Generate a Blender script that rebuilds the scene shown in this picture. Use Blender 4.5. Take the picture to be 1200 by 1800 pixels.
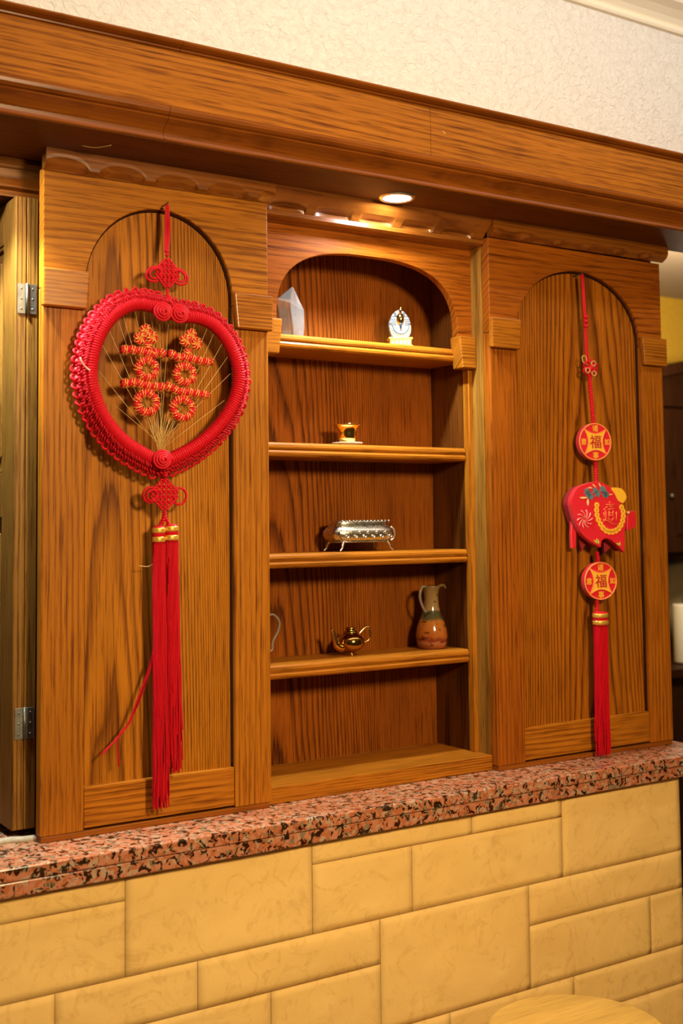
import bpy, math, random
from mathutils import Vector, Matrix
from mathutils.geometry import tessellate_polygon
PI = math.pi
random.seed(7)
for o in list(bpy.data.objects):
    bpy.data.objects.remove(o)
scene = bpy.context.scene
COL = scene.collection

# ------------------------------------------------------------------ camera
cam = bpy.data.cameras.new('camera')
cam.sensor_width = 36.0
cam.sensor_fit = 'AUTO'
cam.lens = 2089.6 / 1800.0 * 36.0
cam.shift_y = -(900.0 - 782.9) / 1800.0
cam.clip_start = 0.05
cam.dof.use_dof = True
cam.dof.focus_distance = 2.15
cam.dof.aperture_fstop = 4.5
camo = bpy.data.objects.new('camera', cam)
COL.objects.link(camo)
Rr = Vector((0.8403905, -0.54185767, -0.01157886))
Uu = Vector((-0.02693196, -0.06308843, 0.99764449))
Bb = Vector((-0.54131181, -0.83809911, -0.0676122))
camo.matrix_world = Matrix(((Rr.x, Uu.x, Bb.x, -0.634), (Rr.y, Uu.y, Bb.y, -1.8734), (Rr.z, Uu.z, Bb.z, 0.4994), (0, 0, 0, 1)))
scene.camera = camo

# ------------------------------------------------------------------ world, lamps, exposure
scene.view_settings.view_transform = 'Standard'
scene.view_settings.look = 'None'
scene.view_settings.gamma = 1.0
scene.view_settings.use_curve_mapping = False
scene.view_settings.exposure = 0.0
world = bpy.data.worlds.new('room_ambient')
scene.world = world
world.use_nodes = True
wbg = world.node_tree.nodes['Background']
wbg.inputs['Color'].default_value = (1.0, 0.72, 0.42, 1)
wbg.inputs['Strength'].default_value = 0.038


def area_lamp(name, loc, target, size, energy, color, size_y=None):
    l = bpy.data.lights.new(name, 'AREA')
    l.shape = 'RECTANGLE' if size_y else 'DISK'
    l.size = size
    if size_y:
        l.size_y = size_y
    l.energy = energy
    l.color = color
    o = bpy.data.objects.new(name, l)
    COL.objects.link(o)
    o.location = loc
    d = Vector(target) - Vector(loc)
    o.rotation_euler = d.to_track_quat('-Z', 'Y').to_euler()
    return o


def spot_lamp(name, loc, target, energy, color, angle, blend=0.6, radius=0.03):
    l = bpy.data.lights.new(name, 'SPOT')
    l.energy = energy
    l.color = color
    l.spot_size = math.radians(angle)
    l.spot_blend = blend
    l.shadow_soft_size = radius
    o = bpy.data.objects.new(name, l)
    COL.objects.link(o)
    o.location = loc
    d = Vector(target) - Vector(loc)
    o.rotation_euler = d.to_track_quat('-Z', 'Y').to_euler()
    return o


# warm pendant of the dining room, in front of the niche and a little above eye level
KEY = area_lamp('pendant_lamp_light', (0.36, -2.15, 1.15), (0.46, 0, -0.05), 0.34, 28, (1.0, 0.75, 0.40))
KEY.data.spread = math.radians(130)
# ceiling wash along the upper wall
area_lamp('wall_wash_light', (0.95, -0.70, 1.69), (0.95, 0, 1.40), 2.3, 8.2, (1.0, 0.96, 0.94), 0.12)
# daylight from a window on the far left
area_lamp('window_light', (-2.6, -0.5, 0.9), (0.2, 0.0, 0.7), 0.6, 1.8, (0.82, 0.91, 1.0), 1.0)


def point_lamp(name, loc, energy, color, radius):
    l = bpy.data.lights.new(name, 'POINT')
    l.energy = energy
    l.color = color
    l.shadow_soft_size = radius
    o = bpy.data.objects.new(name, l)
    COL.objects.link(o)
    o.location = loc
    return o


# kitchen lamp behind the partition
point_lamp('kitchen_lamp_light', (3.0, 1.1, 1.15), 60, (1.0, 0.80, 0.52), 0.12)

# ------------------------------------------------------------------ materials
MATS = {}


class NT:
    def __init__(s, name):
        s.m = bpy.data.materials.new(name)
        s.m.use_nodes = True
        s.t = s.m.node_tree
        s.b = s.t.nodes['Principled BSDF']

    def n(s, typ, **kw):
        nd = s.t.nodes.new(typ)
        for k, v in kw.items():
            setattr(nd, k, v)
        return nd

    def link(s, a, b):
        s.t.links.new(a, b)

    def math(s, op, a, b=None, c=None):
        nd = s.n('ShaderNodeMath', operation=op)
        for i, v in enumerate((a, b, c)):
            if v is None:
                continue
            if isinstance(v, (int, float)):
                nd.inputs[i].default_value = v
            else:
                s.link(v, nd.inputs[i])
        return nd.outputs[0]

    def ramp(s, fac, stops, interp='LINEAR'):
        r = s.n('ShaderNodeValToRGB')
        r.color_ramp.interpolation = interp
        e = r.color_ramp.elements
        while len(e) > 1:
            e.remove(e[-1])
        e[0].position = stops[0][0]
        e[0].color = tuple(stops[0][1]) + (1,)
        for p, c in stops[1:]:
            k = e.new(p)
            k.color = tuple(c) + (1,)
        s.link(fac, r.inputs['Fac'])
        return r.outputs['Color']

    def noise(s, vec, scale=1.0, detail=3.0, rough=0.5, dist=0.0):
        nd = s.n('ShaderNodeTexNoise')
        nd.inputs['Scale'].default_value = scale
        nd.inputs['Detail'].default_value = detail
        nd.inputs['Roughness'].default_value = rough
        nd.inputs['Distortion'].default_value = dist
        if vec is not None:
            s.link(vec, nd.inputs['Vector'])
        return nd.outputs['Fac']

    def comb(s, x, y, z):
        nd = s.n('ShaderNodeCombineXYZ')
        for i, v in enumerate((x, y, z)):
            if isinstance(v, (int, float)):
                nd.inputs[i].default_value = v
            else:
                s.link(v, nd.inputs[i])
        return nd.outputs[0]

    def mix(s, fac, a, b, mode='MIX'):
        nd = s.n('ShaderNodeMix', data_type='RGBA', blend_type=mode)
        for sock, v in ((nd.inputs[0], fac), (nd.inputs[6], a), (nd.inputs[7], b)):
            if isinstance(v, (int, float)):
                sock.default_value = v
            elif isinstance(v, tuple):
                sock.default_value = v + (1,)
            else:
                s.link(v, sock)
        return nd.outputs[2]

    def bump(s, h, strength=0.3, dist=0.002):
        nd = s.n('ShaderNodeBump')
        nd.inputs['Strength'].default_value = strength
        nd.inputs['Distance'].default_value = dist
        s.link(h, nd.inputs['Height'])
        s.link(nd.outputs[0], s.b.inputs['Normal'])

    def coords(s):
        tc = s.n('ShaderNodeTexCoord')
        return tc.outputs['Object']


def plain(name, col, rough=0.5, metal=0.0, spec=None, sheen=0.0, trans=0.0, ior=None, coat=0.0, noise=0.0, nscale=60.0, emit=None):
    k = NT(name)
    b = k.b
    b.inputs['Base Color'].default_value = tuple(col) + (1,)
    b.inputs['Roughness'].default_value = rough
    b.inputs['Metallic'].default_value = metal
    if spec is not None:
        b.inputs['Specular IOR Level'].default_value = spec
    if sheen:
        b.inputs['Sheen Weight'].default_value = sheen
    if trans:
        b.inputs['Transmission Weight'].default_value = trans
    if ior:
        b.inputs['IOR'].default_value = ior
    if coat:
        b.inputs['Coat Weight'].default_value = coat
    if emit:
        b.inputs['Emission Color'].default_value = tuple(emit[0]) + (1,)
        b.inputs['Emission Strength'].default_value = emit[1]
    if noise:
        f = k.noise(k.coords(), nscale, 4, 0.6)
        c0 = tuple(max(0, c * (1 - noise)) for c in col)
        c1 = tuple(min(1, c * (1 + noise)) for c in col)
        k.link(k.ramp(f, [(0.3, c0), (0.7, c1)]), b.inputs['Base Color'])
        k.bump(f, 0.25, 0.001)
    return k.m


OAK_L = (0.43, 0.145, 0.0090)
OAK_M = (0.35, 0.106, 0.0062)
OAK_SHADED = dict(light=(0.37, 0.098, 0.0060), mid=(0.29, 0.070, 0.0042), dark=(0.13, 0.028, 0.0015))  # darker, redder copy of the oak; dimmer light at the right put into colour
OAK_LIT = dict(light=(0.46, 0.160, 0.0090), mid=(0.37, 0.118, 0.0065))  # lighter copy of the same oak; brighter light at the left put into colour
OAK_D = (0.175, 0.046, 0.0032)
OAK_K = (0.085, 0.019, 0.0015)


def wood(name, along='z', across='x', u0=0.0, A=500.0, B=3.0, C=1.6, seed=0.0, light=OAK_L, mid=OAK_M, dark=OAK_D, rough=0.46, coat=0.04, streak=1.0, spec=0.10, fine=0.7, mlo=0.0):
    k = NT(name)
    co = k.coords()
    sx = k.n('ShaderNodeSeparateXYZ')
    k.link(co, sx.inputs[0])
    ax = {'x': sx.outputs[0], 'y': sx.outputs[1], 'z': sx.outputs[2]}
    other = [c for c in 'xyz' if c not in (along, across)][0]
    v = ax[along]
    u = k.math('MULTIPLY_ADD', ax[other], 0.8, ax[across])
    lo = k.noise(k.comb(k.math('MULTIPLY', u, 9.0), k.math('MULTIPLY', v, 1.6), seed), 1.0, 2.0)
    fi = k.noise(k.comb(k.math('MULTIPLY', u, 190.0), k.math('MULTIPLY', v, 5.0), seed + 3), 1.0, 4.0, 0.6)
    po = k.noise(k.comb(k.math('MULTIPLY', u, 330.0), k.math('MULTIPLY', v, 9.0), seed + 9), 1.0, 3.0, 0.65)
    big = k.noise(k.comb(k.math('MULTIPLY', u, 14.0), k.math('MULTIPLY', v, 2.4), seed + 21), 1.0, 3.0)
    msk = k.noise(k.comb(k.math('MULTIPLY', u, 30.0), k.math('MULTIPLY', v, 3.5), seed + 31), 1.0, 2.0)
    du = k.math('SUBTRACT', u, u0)
    uu = k.math('MULTIPLY', k.math('MULTIPLY', du, du), A)
    f = k.math('ADD', uu, k.math('MULTIPLY', v, B))
    f = k.math('MULTIPLY_ADD', lo, C, f)
    f = k.math('MULTIPLY_ADD', fi, fine, f)
    fr = k.math('FRACT', f)
    base = k.ramp(fr, [(0.0, mid), (0.15, light), (0.52, light), (0.80, tuple(0.45 * a + 0.55 * b for a, b in zip(dark, mid))), (0.92, dark), (1.0, mid)])
    mk = k.ramp(msk, [(0.34, (mlo, mlo, mlo)), (0.62, (1, 1, 1))])
    base = k.mix(mk, tuple(0.6 * a + 0.4 * b for a, b in zip(light, mid)), base)
    sh = k.ramp(big, [(0.30, (0.82, 0.80, 0.78)), (0.68, (1.10, 1.10, 1.10))])
    base = k.mix(1.0, base, sh, 'MULTIPLY')
    pr = k.ramp(po, [(0.35, (0.42, 0.34, 0.28)), (0.50, (1, 1, 1))])
    base = k.mix(0.85 * streak, base, pr, 'MULTIPLY')
    k.link(base, k.b.inputs['Base Color'])
    k.b.inputs['Roughness'].default_value = rough
    k.b.inputs['Coat Weight'].default_value = coat
    k.b.inputs['Coat Roughness'].default_value = 0.22
    k.b.inputs['Specular IOR Level'].default_value = spec
    k.bump(po, 0.18, 0.0006)
    return k.m


def granite():
    k = NT('pink_granite')
    co = k.coords()
    vo = k.n('ShaderNodeTexVoronoi')
    vo.inputs['Scale'].default_value = 135.0
    wn = k.n('ShaderNodeTexNoise')
    wn.inputs['Scale'].default_value = 60.0
    k.link(co, wn.inputs['Vector'])
    mp = k.n('ShaderNodeVectorMath', operation='MULTIPLY_ADD')
    k.link(wn.outputs['Color'], mp.inputs[0])
    mp.inputs[1].default_value = (0.016, 0.016, 0.016)
    k.link(co, mp.inputs[2])
    k.link(mp.outputs[0], vo.inputs['Vector'])
    sep = k.n('ShaderNodeSeparateColor')
    k.link(vo.outputs['Color'], sep.inputs[0])
    cell = k.ramp(sep.outputs[0], [(0.0, (0.44, 0.135, 0.055)), (0.32, (0.50, 0.19, 0.095)), (0.55, (0.46, 0.29, 0.18)), (0.72, (0.25, 0.16, 0.09)), (0.82, (0.52, 0.20, 0.11))], 'CONSTANT')
    sp = k.noise(co, 85.0, 3.0, 0.6, 0.8)
    dk = k.ramp(sp, [(0.53, (1, 1, 1)), (0.585, (0.07, 0.06, 0.04))])
    cl = k.mix(1.0, cell, dk, 'MULTIPLY')
    k.link(cl, k.b.inputs['Base Color'])
    k.b.inputs['Roughness'].default_value = 0.22
    return k.m


def stone():
    k = NT('cream_split_stone')
    co = k.coords()
    a = k.noise(co, 7.0, 6.0, 0.62, 0.8)
    b = k.noise(co, 30.0, 8.0, 0.7, 1.2)
    vein = k.n('ShaderNodeTexNoise')
    vein.noise_dimensions = '3D'
    vein.inputs['Scale'].default_value = 9.0
    vein.inputs['Detail'].default_value = 6.0
    vein.inputs['Distortion'].default_value = 2.2
    k.link(co, vein.inputs['Vector'])
    vv = k.math('ABSOLUTE', k.math('SUBTRACT', vein.outputs['Fac'], 0.5))
    veins = k.ramp(vv, [(0.0, (0.74, 0.66, 0.58)), (0.05, (1, 1, 1))])
    base = k.ramp(a, [(0.3, (0.84, 0.53, 0.165)), (0.7, (0.90, 0.585, 0.20))])
    msk = k.ramp(b, [(0.45, (0, 0, 0)), (0.62, (0.55, 0.55, 0.55))])
    cl = k.mix(msk, base, k.mix(1.0, base, veins, 'MULTIPLY'))
    k.link(cl, k.b.inputs['Base Color'])
    k.b.inputs['Roughness'].default_value = 0.75
    k.b.inputs['Specular IOR Level'].default_value = 0.2
    h = k.math('ADD', k.math('MULTIPLY', b, 0.6), k.math('MULTIPLY', veins, 0.35))
    k.bump(h, 0.22, 0.004)
    return k.m


def plaster():
    k = NT('cream_textured_plaster')
    co = k.coords()
    a = k.noise(co, 62.0, 4.0, 0.6, 1.5)
    b = k.noise(co, 22.0, 3.0, 0.5, 0.6)
    k.b.inputs['Base Color'].default_value = (0.84, 0.79, 0.72, 1)
    k.b.inputs['Roughness'].default_value = 0.8
    k.bump(k.math('ADD', a, k.math('MULTIPLY', b, 0.6)), 1.0, 0.006)
    return k.m


M = MATS
M['stile'] = wood('oak_stile', 'z', 'x', -0.42, 110, 0.5, 1.6, 1.0)
M['stileR'] = wood('shaded_oak_stile', 'z', 'x', -0.42, 110, 0.5, 1.6, 41.0, **OAK_SHADED)
M['stileR2'] = wood('shaded_oak_stile_second', 'z', 'x', 0.95, 90, 0.5, 1.6, 45.0, light=(0.41, 0.124, 0.0075), mid=(0.33, 0.092, 0.0055))  # same oak, darkened to carry the right side's shade
M['railR'] = wood('shaded_oak_rail', 'x', 'z', 1.9, 40, 1.2, 2.6, 44.0, **OAK_SHADED)
M['railL'] = wood('lit_oak_rail', 'x', 'z', 1.9, 40, 1.2, 2.6, 4.0, **OAK_LIT)
M['impost'] = wood('glossy_oak_block', 'x', 'z', -0.35, 60, 1.0, 1.8, 46.0, rough=0.34, coat=0.18, spec=0.2)
M['stile2'] = wood('oak_stile_second', 'z', 'x', 0.80, 110, 0.5, 1.6, 5.0)
M['panelL'] = wood('oak_cathedral_panel', 'z', 'x', 0.125, 560, 3.0, 2.2, 2.0, dark=(0.13, 0.036, 0.0025), **OAK_LIT, fine=0.5, mlo=0.75)
M['panelR'] = wood('oak_cathedral_panel_second', 'z', 'x', 0.305, 420, 3.2, 2.4, 13.0, light=(0.41, 0.124, 0.0070), mid=(0.31, 0.086, 0.0048), dark=OAK_K, fine=0.5, mlo=0.75)
M['railx'] = wood('oak_rail', 'x', 'z', 1.9, 40, 1.2, 2.6, 4.0)
M['rail_low'] = wood('oak_low_rail', 'x', 'z', -0.35, 120, 1.0, 1.8, 6.0)
M['shelf'] = wood('oak_shelf', 'x', 'z', -0.5, 190, 0.8, 1.4, 8.0)
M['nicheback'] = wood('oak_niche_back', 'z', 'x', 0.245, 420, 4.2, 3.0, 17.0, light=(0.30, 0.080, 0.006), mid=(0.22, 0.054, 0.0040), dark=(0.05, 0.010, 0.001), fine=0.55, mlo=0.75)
M['beam'] = wood('oak_beam', 'x', 'z', -0.25, 120, 0.6, 1.8, 11.0, light=(0.42, 0.142, 0.010), mid=(0.34, 0.106, 0.007), rough=0.6, coat=0.0)
M['mould'] = wood('oak_moulding', 'x', 'z', 0.6, 100, 0.4, 1.0, 12.0, light=(0.27, 0.075, 0.007), mid=(0.21, 0.053, 0.005), rough=0.36, coat=0.12, streak=0.6)
M['soffit'] = wood('oak_soffit', 'x', 'y', 0.6, 90, 0.4, 1.0, 14.0, light=(0.17, 0.060, 0.010), mid=(0.13, 0.042, 0.007))  # oak darkened so the shade under the beam is in its colour
M['scallop'] = wood('oak_scallop', 'x', 'z', 0.5, 90, 0.5, 1.0, 15.0, light=(0.29, 0.090, 0.010), mid=(0.22, 0.062, 0.007), rough=0.26, coat=0.5, streak=0.7, spec=0.5)
M['nicheside'] = wood('shaded_niche_side', 'z', 'y', 0.5, 150, 0.3, 0.8, 23.0, light=(0.16, 0.048, 0.006), mid=(0.11, 0.032, 0.004), dark=(0.03, 0.008, 0.001))  # same oak darkened; shade inside the niche put into its colour
M['side'] = wood('oak_side', 'z', 'y', 0.5, 190, 0.3, 0.8, 16.0, light=(0.36, 0.165, 0.024), mid=(0.28, 0.12, 0.016), dark=(0.16, 0.065, 0.009))
M['door'] = wood('dark_oak_door', 'z', 'y', 0.7, 120, 0.3, 0.8, 18.0, light=(0.26, 0.115, 0.018), mid=(0.19, 0.080, 0.012), dark=(0.06, 0.022, 0.004))
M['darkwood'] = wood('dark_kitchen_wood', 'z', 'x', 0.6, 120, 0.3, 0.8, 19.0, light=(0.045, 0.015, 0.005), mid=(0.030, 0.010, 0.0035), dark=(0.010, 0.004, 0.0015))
M['pine'] = wood('pale_pine', 'x', 'y', 0.05, 400, 2.0, 2.0, 20.0, light=(0.66, 0.37, 0.075), mid=(0.58, 0.30, 0.055), dark=(0.30, 0.12, 0.02), streak=0.5, mlo=0.6)
M['granite'] = granite()
M['stone'] = stone()
M['plaster'] = plaster()
M['mortar'] = plain('mortar', (0.70, 0.44, 0.15), 0.9)
M['whitetrim'] = plain('cream_crown_paint', (0.90, 0.80, 0.62), 0.6)
M['kitchenwall'] = plain('yellow_wall_paint', (0.90, 0.55, 0.05), 0.7, noise=0.06, nscale=40)
M['kceil'] = plain('beige_ceiling_paint', (0.42, 0.33, 0.24), 0.8)
M['floor'] = plain('brown_floor_tile', (0.34, 0.22, 0.12), 0.4, noise=0.15, nscale=9)
M['chrome'] = plain('chrome_ring', (0.75, 0.75, 0.76), 0.18, 1.0)
M['hinge'] = plain('worn_steel_hinge', (0.20, 0.19, 0.16), 0.5, 1.0, noise=0.2, nscale=90)
M['lens'] = plain('lit_lamp_lens', (0.9, 0.95, 1.0), 0.3, emit=((0.90, 0.96, 1.0), 380.0))
M['red'] = plain('red_satin_cord', (0.62, 0.004, 0.014), 0.5, sheen=0.03, spec=0.2)
M['redlace'] = plain('red_lace_cord', (0.60, 0.005, 0.014), 0.5, sheen=0.03, spec=0.2)
M['tassel'] = plain('red_tassel_silk', (0.52, 0.002, 0.010), 0.55, sheen=0.02, spec=0.12)
M['goldthread'] = plain('gold_thread', (0.90, 0.55, 0.10), 0.35, 0.4)
M['goldband'] = plain('gold_foil_band', (0.95, 0.55, 0.08), 0.3, 0.6)
M['threadclear'] = plain('pale_gold_thread', (0.86, 0.62, 0.22), 0.4)
M['pinkbit'] = plain('pale_pink_cord_end', (0.85, 0.50, 0.42), 0.5)
M['cream'] = plain('cream_cord', (0.66, 0.40, 0.12), 0.5)
M['shadowline'] = plain('painted_shadow_line', (0.030, 0.009, 0.003), 0.9, spec=0.1)  # near-black colour for the painted shadow line round the arches
M['satin'] = plain('red_printed_satin', (0.68, 0.010, 0.020), 0.36, sheen=0.12)
M['satindark'] = plain('dark_red_felt_side', (0.28, 0.005, 0.010), 0.7)
M['print_y'] = plain('yellow_print', (0.88, 0.44, 0.02), 0.5)
M['print_o'] = plain('orange_print', (0.92, 0.26, 0.06), 0.5)
M['print_r'] = plain('crimson_print', (0.45, 0.012, 0.01), 0.5)
M['print_w'] = plain('pink_white_print', (0.85, 0.42, 0.34), 0.5)
M['print_t'] = plain('teal_print', (0.10, 0.17, 0.19), 0.5)
M['print_c'] = plain('cream_print', (0.80, 0.55, 0.20), 0.5)
M['print_g'] = plain('green_print', (0.50, 0.50, 0.05), 0.5)
M['gold'] = plain('polished_gold', (0.92, 0.58, 0.16), 0.14, 1.0)
M['darkgold'] = plain('dark_gold_lustre', (0.50, 0.27, 0.06), 0.13, 1.0)
M['silver'] = plain('antique_silver', (0.74, 0.62, 0.50), 0.30, 1.0, noise=0.5, nscale=260)
M['silverdark'] = plain('tarnished_silver', (0.16, 0.12, 0.09), 0.4, 1.0)
M['glass'] = plain('clear_glass', (1, 1, 1), 0.02, trans=1.0, ior=1.5)
M['crystal'] = plain('milky_clear_crystal', (0.92, 0.95, 1.0), 0.05, trans=0.86, ior=1.45, coat=0.3)
M['thinglass'] = plain('pale_thin_glass', (0.50, 0.42, 0.32), 0.08, trans=0.6, ior=1.45)
M['bluegrey'] = plain('pale_blue_enamel', (0.27, 0.31, 0.36), 0.4)
M['darkblue'] = plain('dark_blue_enamel', (0.03, 0.045, 0.07), 0.35)
M['whitepot'] = plain('white_porcelain', (0.86, 0.82, 0.72), 0.3)
M['towel'] = plain('white_paper', (0.85, 0.80, 0.66), 0.9)
M['curtain'] = plain('beige_cloth', (0.50, 0.38, 0.20), 0.9, noise=0.15, nscale=14)
M['black'] = plain('dark_gap', (0.02, 0.012, 0.006), 0.9)
M['caulk'] = plain('old_caulk', (0.42, 0.36, 0.27), 0.8, noise=0.2, nscale=80)


def sandglass():
    k = NT('banded_sand_glass')
    co = k.coords()
    sx = k.n('ShaderNodeSeparateXYZ')
    k.link(co, sx.inputs[0])
    nz = k.noise(co, 42.0, 2.0)
    z = k.math('MULTIPLY_ADD', k.math('SUBTRACT', nz, 0.5), 0.016, sx.outputs[2])
    t = k.math('DIVIDE', z, 0.135)
    c = k.ramp(t, [(0.0, (0.42, 0.09, 0.025)), (0.10, (0.60, 0.22, 0.10)), (0.14, (0.30, 0.05, 0.02)), (0.20, (0.58, 0.17, 0.03)), (0.42, (0.66, 0.24, 0.04)), (0.46, (0.13, 0.12, 0.05)), (0.58, (0.10, 0.10, 0.05)), (0.60, (0.46, 0.30, 0.14)), (0.85, (0.42, 0.28, 0.11)), (1.0, (0.30, 0.20, 0.08))])
    blot = k.noise(k.comb(k.math('MULTIPLY', sx.outputs[0], 60.0), k.math('MULTIPLY', sx.outputs[1], 60.0), k.math('MULTIPLY', sx.outputs[2], 110.0)), 1.0, 2.0)
    d = k.ramp(blot, [(0.60, (1, 1, 1)), (0.66, (0.15, 0.12, 0.08))])
    k.link(k.mix(1.0, k.mix(0.8, c, d, 'MULTIPLY'), (0.62, 0.56, 0.50), 'MULTIPLY'), k.b.inputs['Base Color'])
    k.b.inputs['Roughness'].default_value = 0.12
    k.b.inputs['Coat Weight'].default_value = 0.6
    return k.m


M['sand'] = sandglass()


# ------------------------------------------------------------------ mesh helpers
class MB:
    """collects verts and faces of ONE mesh, in world coordinates"""

    def __init__(s):
        s.v = []
        s.f = []
        s.sm = []

    def add(s, verts, faces, smooth=False):
        o = len(s.v)
        s.v += [tuple(v) for v in verts]
        for f in faces:
            s.f.append(tuple(i + o for i in f))
            s.sm.append(smooth)
        return s

    def box(s, x0, x1, y0, y1, z0, z1):
        v = [(x, y, z) for z in (z0, z1) for y in (y0, y1) for x in (x0, x1)]
        return s.add(v, [(0, 2, 3, 1), (4, 5, 7, 6), (0, 1, 5, 4), (2, 6, 7, 3), (0, 4, 6, 2), (1, 3, 7, 5)])

    def prism(s, pts, y0, y1, smooth=False):
        """polygon in XZ extruded along y"""
        n = len(pts)
        tri = tessellate_polygon([[Vector((p[0], p[1], 0)) for p in pts]])
        v = [(p[0], y0, p[1]) for p in pts] + [(p[0], y1, p[1]) for p in pts]
        fs = []
        for t in tri:
            a, b, c = t
            ar = (pts[b][0] - pts[a][0]) * (pts[c][1] - pts[a][1]) - (pts[b][1] - pts[a][1]) * (pts[c][0] - pts[a][0])
            if ar < 0:
                a, b, c = a, c, b
            fs.append((a, b, c))
            fs.append((n + a, n + c, n + b))
        s.add(v, fs)
        area = sum(pts[i][0] * pts[(i + 1) % n][1] - pts[(i + 1) % n][0] * pts[i][1] for i in range(n))
        side = []
        for i in range(n):
            j = (i + 1) % n
            side.append((i, n + i, n + j, j) if area > 0 else (i, j, n + j, n + i))
        o = len(s.v) - 2 * n
        for f in side:
            s.f.append(tuple(q + o for q in f))
            s.sm.append(smooth)
        return s

    def sweepx(s, prof, x0, x1, zslope=0.0, smooth=False, close=True):
        """closed (y,z) profile swept along x, with end caps"""
        n = len(prof)
        v = [(x0, y, z + zslope * x0) for y, z in prof] + [(x1, y, z + zslope * x1) for y, z in prof]
        fs = [(i, (i + 1) % n, n + (i + 1) % n, n + i) for i in range(n)]
        area = sum(prof[i][0] * prof[(i + 1) % n][1] - prof[(i + 1) % n][0] * prof[i][1] for i in range(n))
        if area > 0:
            fs = [f[::-1] for f in fs]
        s.add(v, fs, smooth)
        tri = tessellate_polygon([[Vector((p[0], p[1], 0)) for p in prof]])
        o = len(s.v) - 2 * n
        for t in tri:
            s.f.append(tuple(o + i for i in t))
            s.sm.append(False)
            s.f.append(tuple(o + n + i for i in reversed(t)))
            s.sm.append(False)
        return s

    def tube(s, path, r, seg=8, closed=False, rf=None, cap=True, flat=1.0):
        path = [Vector(p) for p in path]
        n = len(path)
        fr = frames(path, closed)
        v = []
        for i, p in enumerate(path):
            t, a, b = fr[i]
            rr = r * (rf(i / max(1, n - 1)) if rf else 1)
            for k in range(seg):
                an = 2 * PI * k / seg
                v.append(p + a * (math.cos(an) * rr) + b * (math.sin(an) * rr * flat))
        fs = []
        m = n if closed else n - 1
        for i in range(m):
            j = (i + 1) % n
            for k in range(seg):
                l = (k + 1) % seg
                fs.append((i * seg + k, i * seg + l, j * seg + l, j * seg + k))
        if cap and not closed:
            fs.append(tuple(range(seg))[::-1])
            fs.append(tuple((n - 1) * seg + k for k in range(seg)))
        return s.add(v, fs, True)

    def lathe(s, prof, c, seg=28, sx=1.0, sy=1.0):
        """(r, z) profile turned round the vertical through c"""
        v = []
        fs = []
        n = len(prof)
        for r, z in prof:
            for k in range(seg):
                an = 2 * PI * k / seg
                v.append((c[0] + r * sx * math.cos(an), c[1] + r * sy * math.sin(an), c[2] + z))
        for i in range(n - 1):
            for k in range(seg):
                l = (k + 1) % seg
                fs.append((i * seg + k, i * seg + l, (i + 1) * seg + l, (i + 1) * seg + k))
        fs.append(tuple(range(seg))[::-1])
        fs.append(tuple((n - 1) * seg + k for k in range(seg)))
        return s.add(v, fs, True)

    def ball(s, c, r, seg=10, rings=6, sc=(1, 1, 1)):
        v = [(c[0], c[1], c[2] + r * sc[2])]
        for i in range(1, rings):
            th = PI * i / rings
            for k in range(seg):
                an = 2 * PI * k / seg
                v.append((c[0] + r * sc[0] * math.sin(th) * math.cos(an), c[1] + r * sc[1] * math.sin(th) * math.sin(an), c[2] + r * sc[2] * math.cos(th)))
        v.append((c[0], c[1], c[2] - r * sc[2]))
        fs = [(0, 1 + k, 1 + (k + 1) % seg) for k in range(seg)]
        for i in range(rings - 2):
            for k in range(seg):
                a = 1 + i * seg
                fs.append((a + k, a + seg + k, a + seg + (k + 1) % seg, a + (k + 1) % seg))
        a = 1 + (rings - 2) * seg
        e = len(v) - 1
        fs += [(a + k, e, a + (k + 1) % seg) for k in range(seg)]
        return s.add(v, fs, True)


def frames(path, closed=False):
    n = len(path)
    out = []
    ref = None
    for i in range(n):
        p0 = path[i - 1] if (i > 0 or closed) else path[0]
        p1 = path[(i + 1) % n] if (i < n - 1 or closed) else path[-1]
        t = (p1 - p0)
        t = t.normalized() if t.length > 1e-9 else Vector((0, 0, 1))
        if ref is None:
            ref = Vector((0, -1, 0))
            if abs(t.dot(ref)) > 0.9:
                ref = Vector((1, 0, 0))
        a = (ref - t * ref.dot(t)).normalized()
        b = t.cross(a)
        ref = a
        out.append((t, a, b))
    return out


def smooth(pts, n=8, closed=False):
    P = [Vector(p) for p in pts]
    m = len(P)
    out = []
    rng = m if closed else m - 1
    for i in range(rng):
        p0 = P[(i - 1) % m] if (closed or i > 0) else P[0]
        p1 = P[i]
        p2 = P[(i + 1) % m]
        p3 = P[(i + 2) % m] if (closed or i + 2 < m) else P[-1]
        for k in range(n):
            t = k / n
            out.append(0.5 * ((2 * p1) + (p2 - p0) * t + (2 * p0 - 5 * p1 + 4 * p2 - p3) * t * t + (3 * p1 - p0 - 3 * p2 + p3) * t ** 3))
    if not closed:
        out.append(P[-1])
    return out


def resample(path, step, closed=False):
    P = [Vector(p) for p in path]
    if closed:
        P = P + [P[0]]
    L = [0.0]
    for a, b in zip(P, P[1:]):
        L.append(L[-1] + (b - a).length)
    n = max(2, int(round(L[-1] / step)))
    out = []
    j = 0
    for i in range(n if closed else n + 1):
        d = L[-1] * i / n
        while j < len(L) - 2 and L[j + 1] < d:
            j += 1
        sg = L[j + 1] - L[j]
        t = (d - L[j]) / sg if sg > 1e-12 else 0
        out.append(P[j].lerp(P[j + 1], t))
    return out


ORIG = {}


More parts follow.
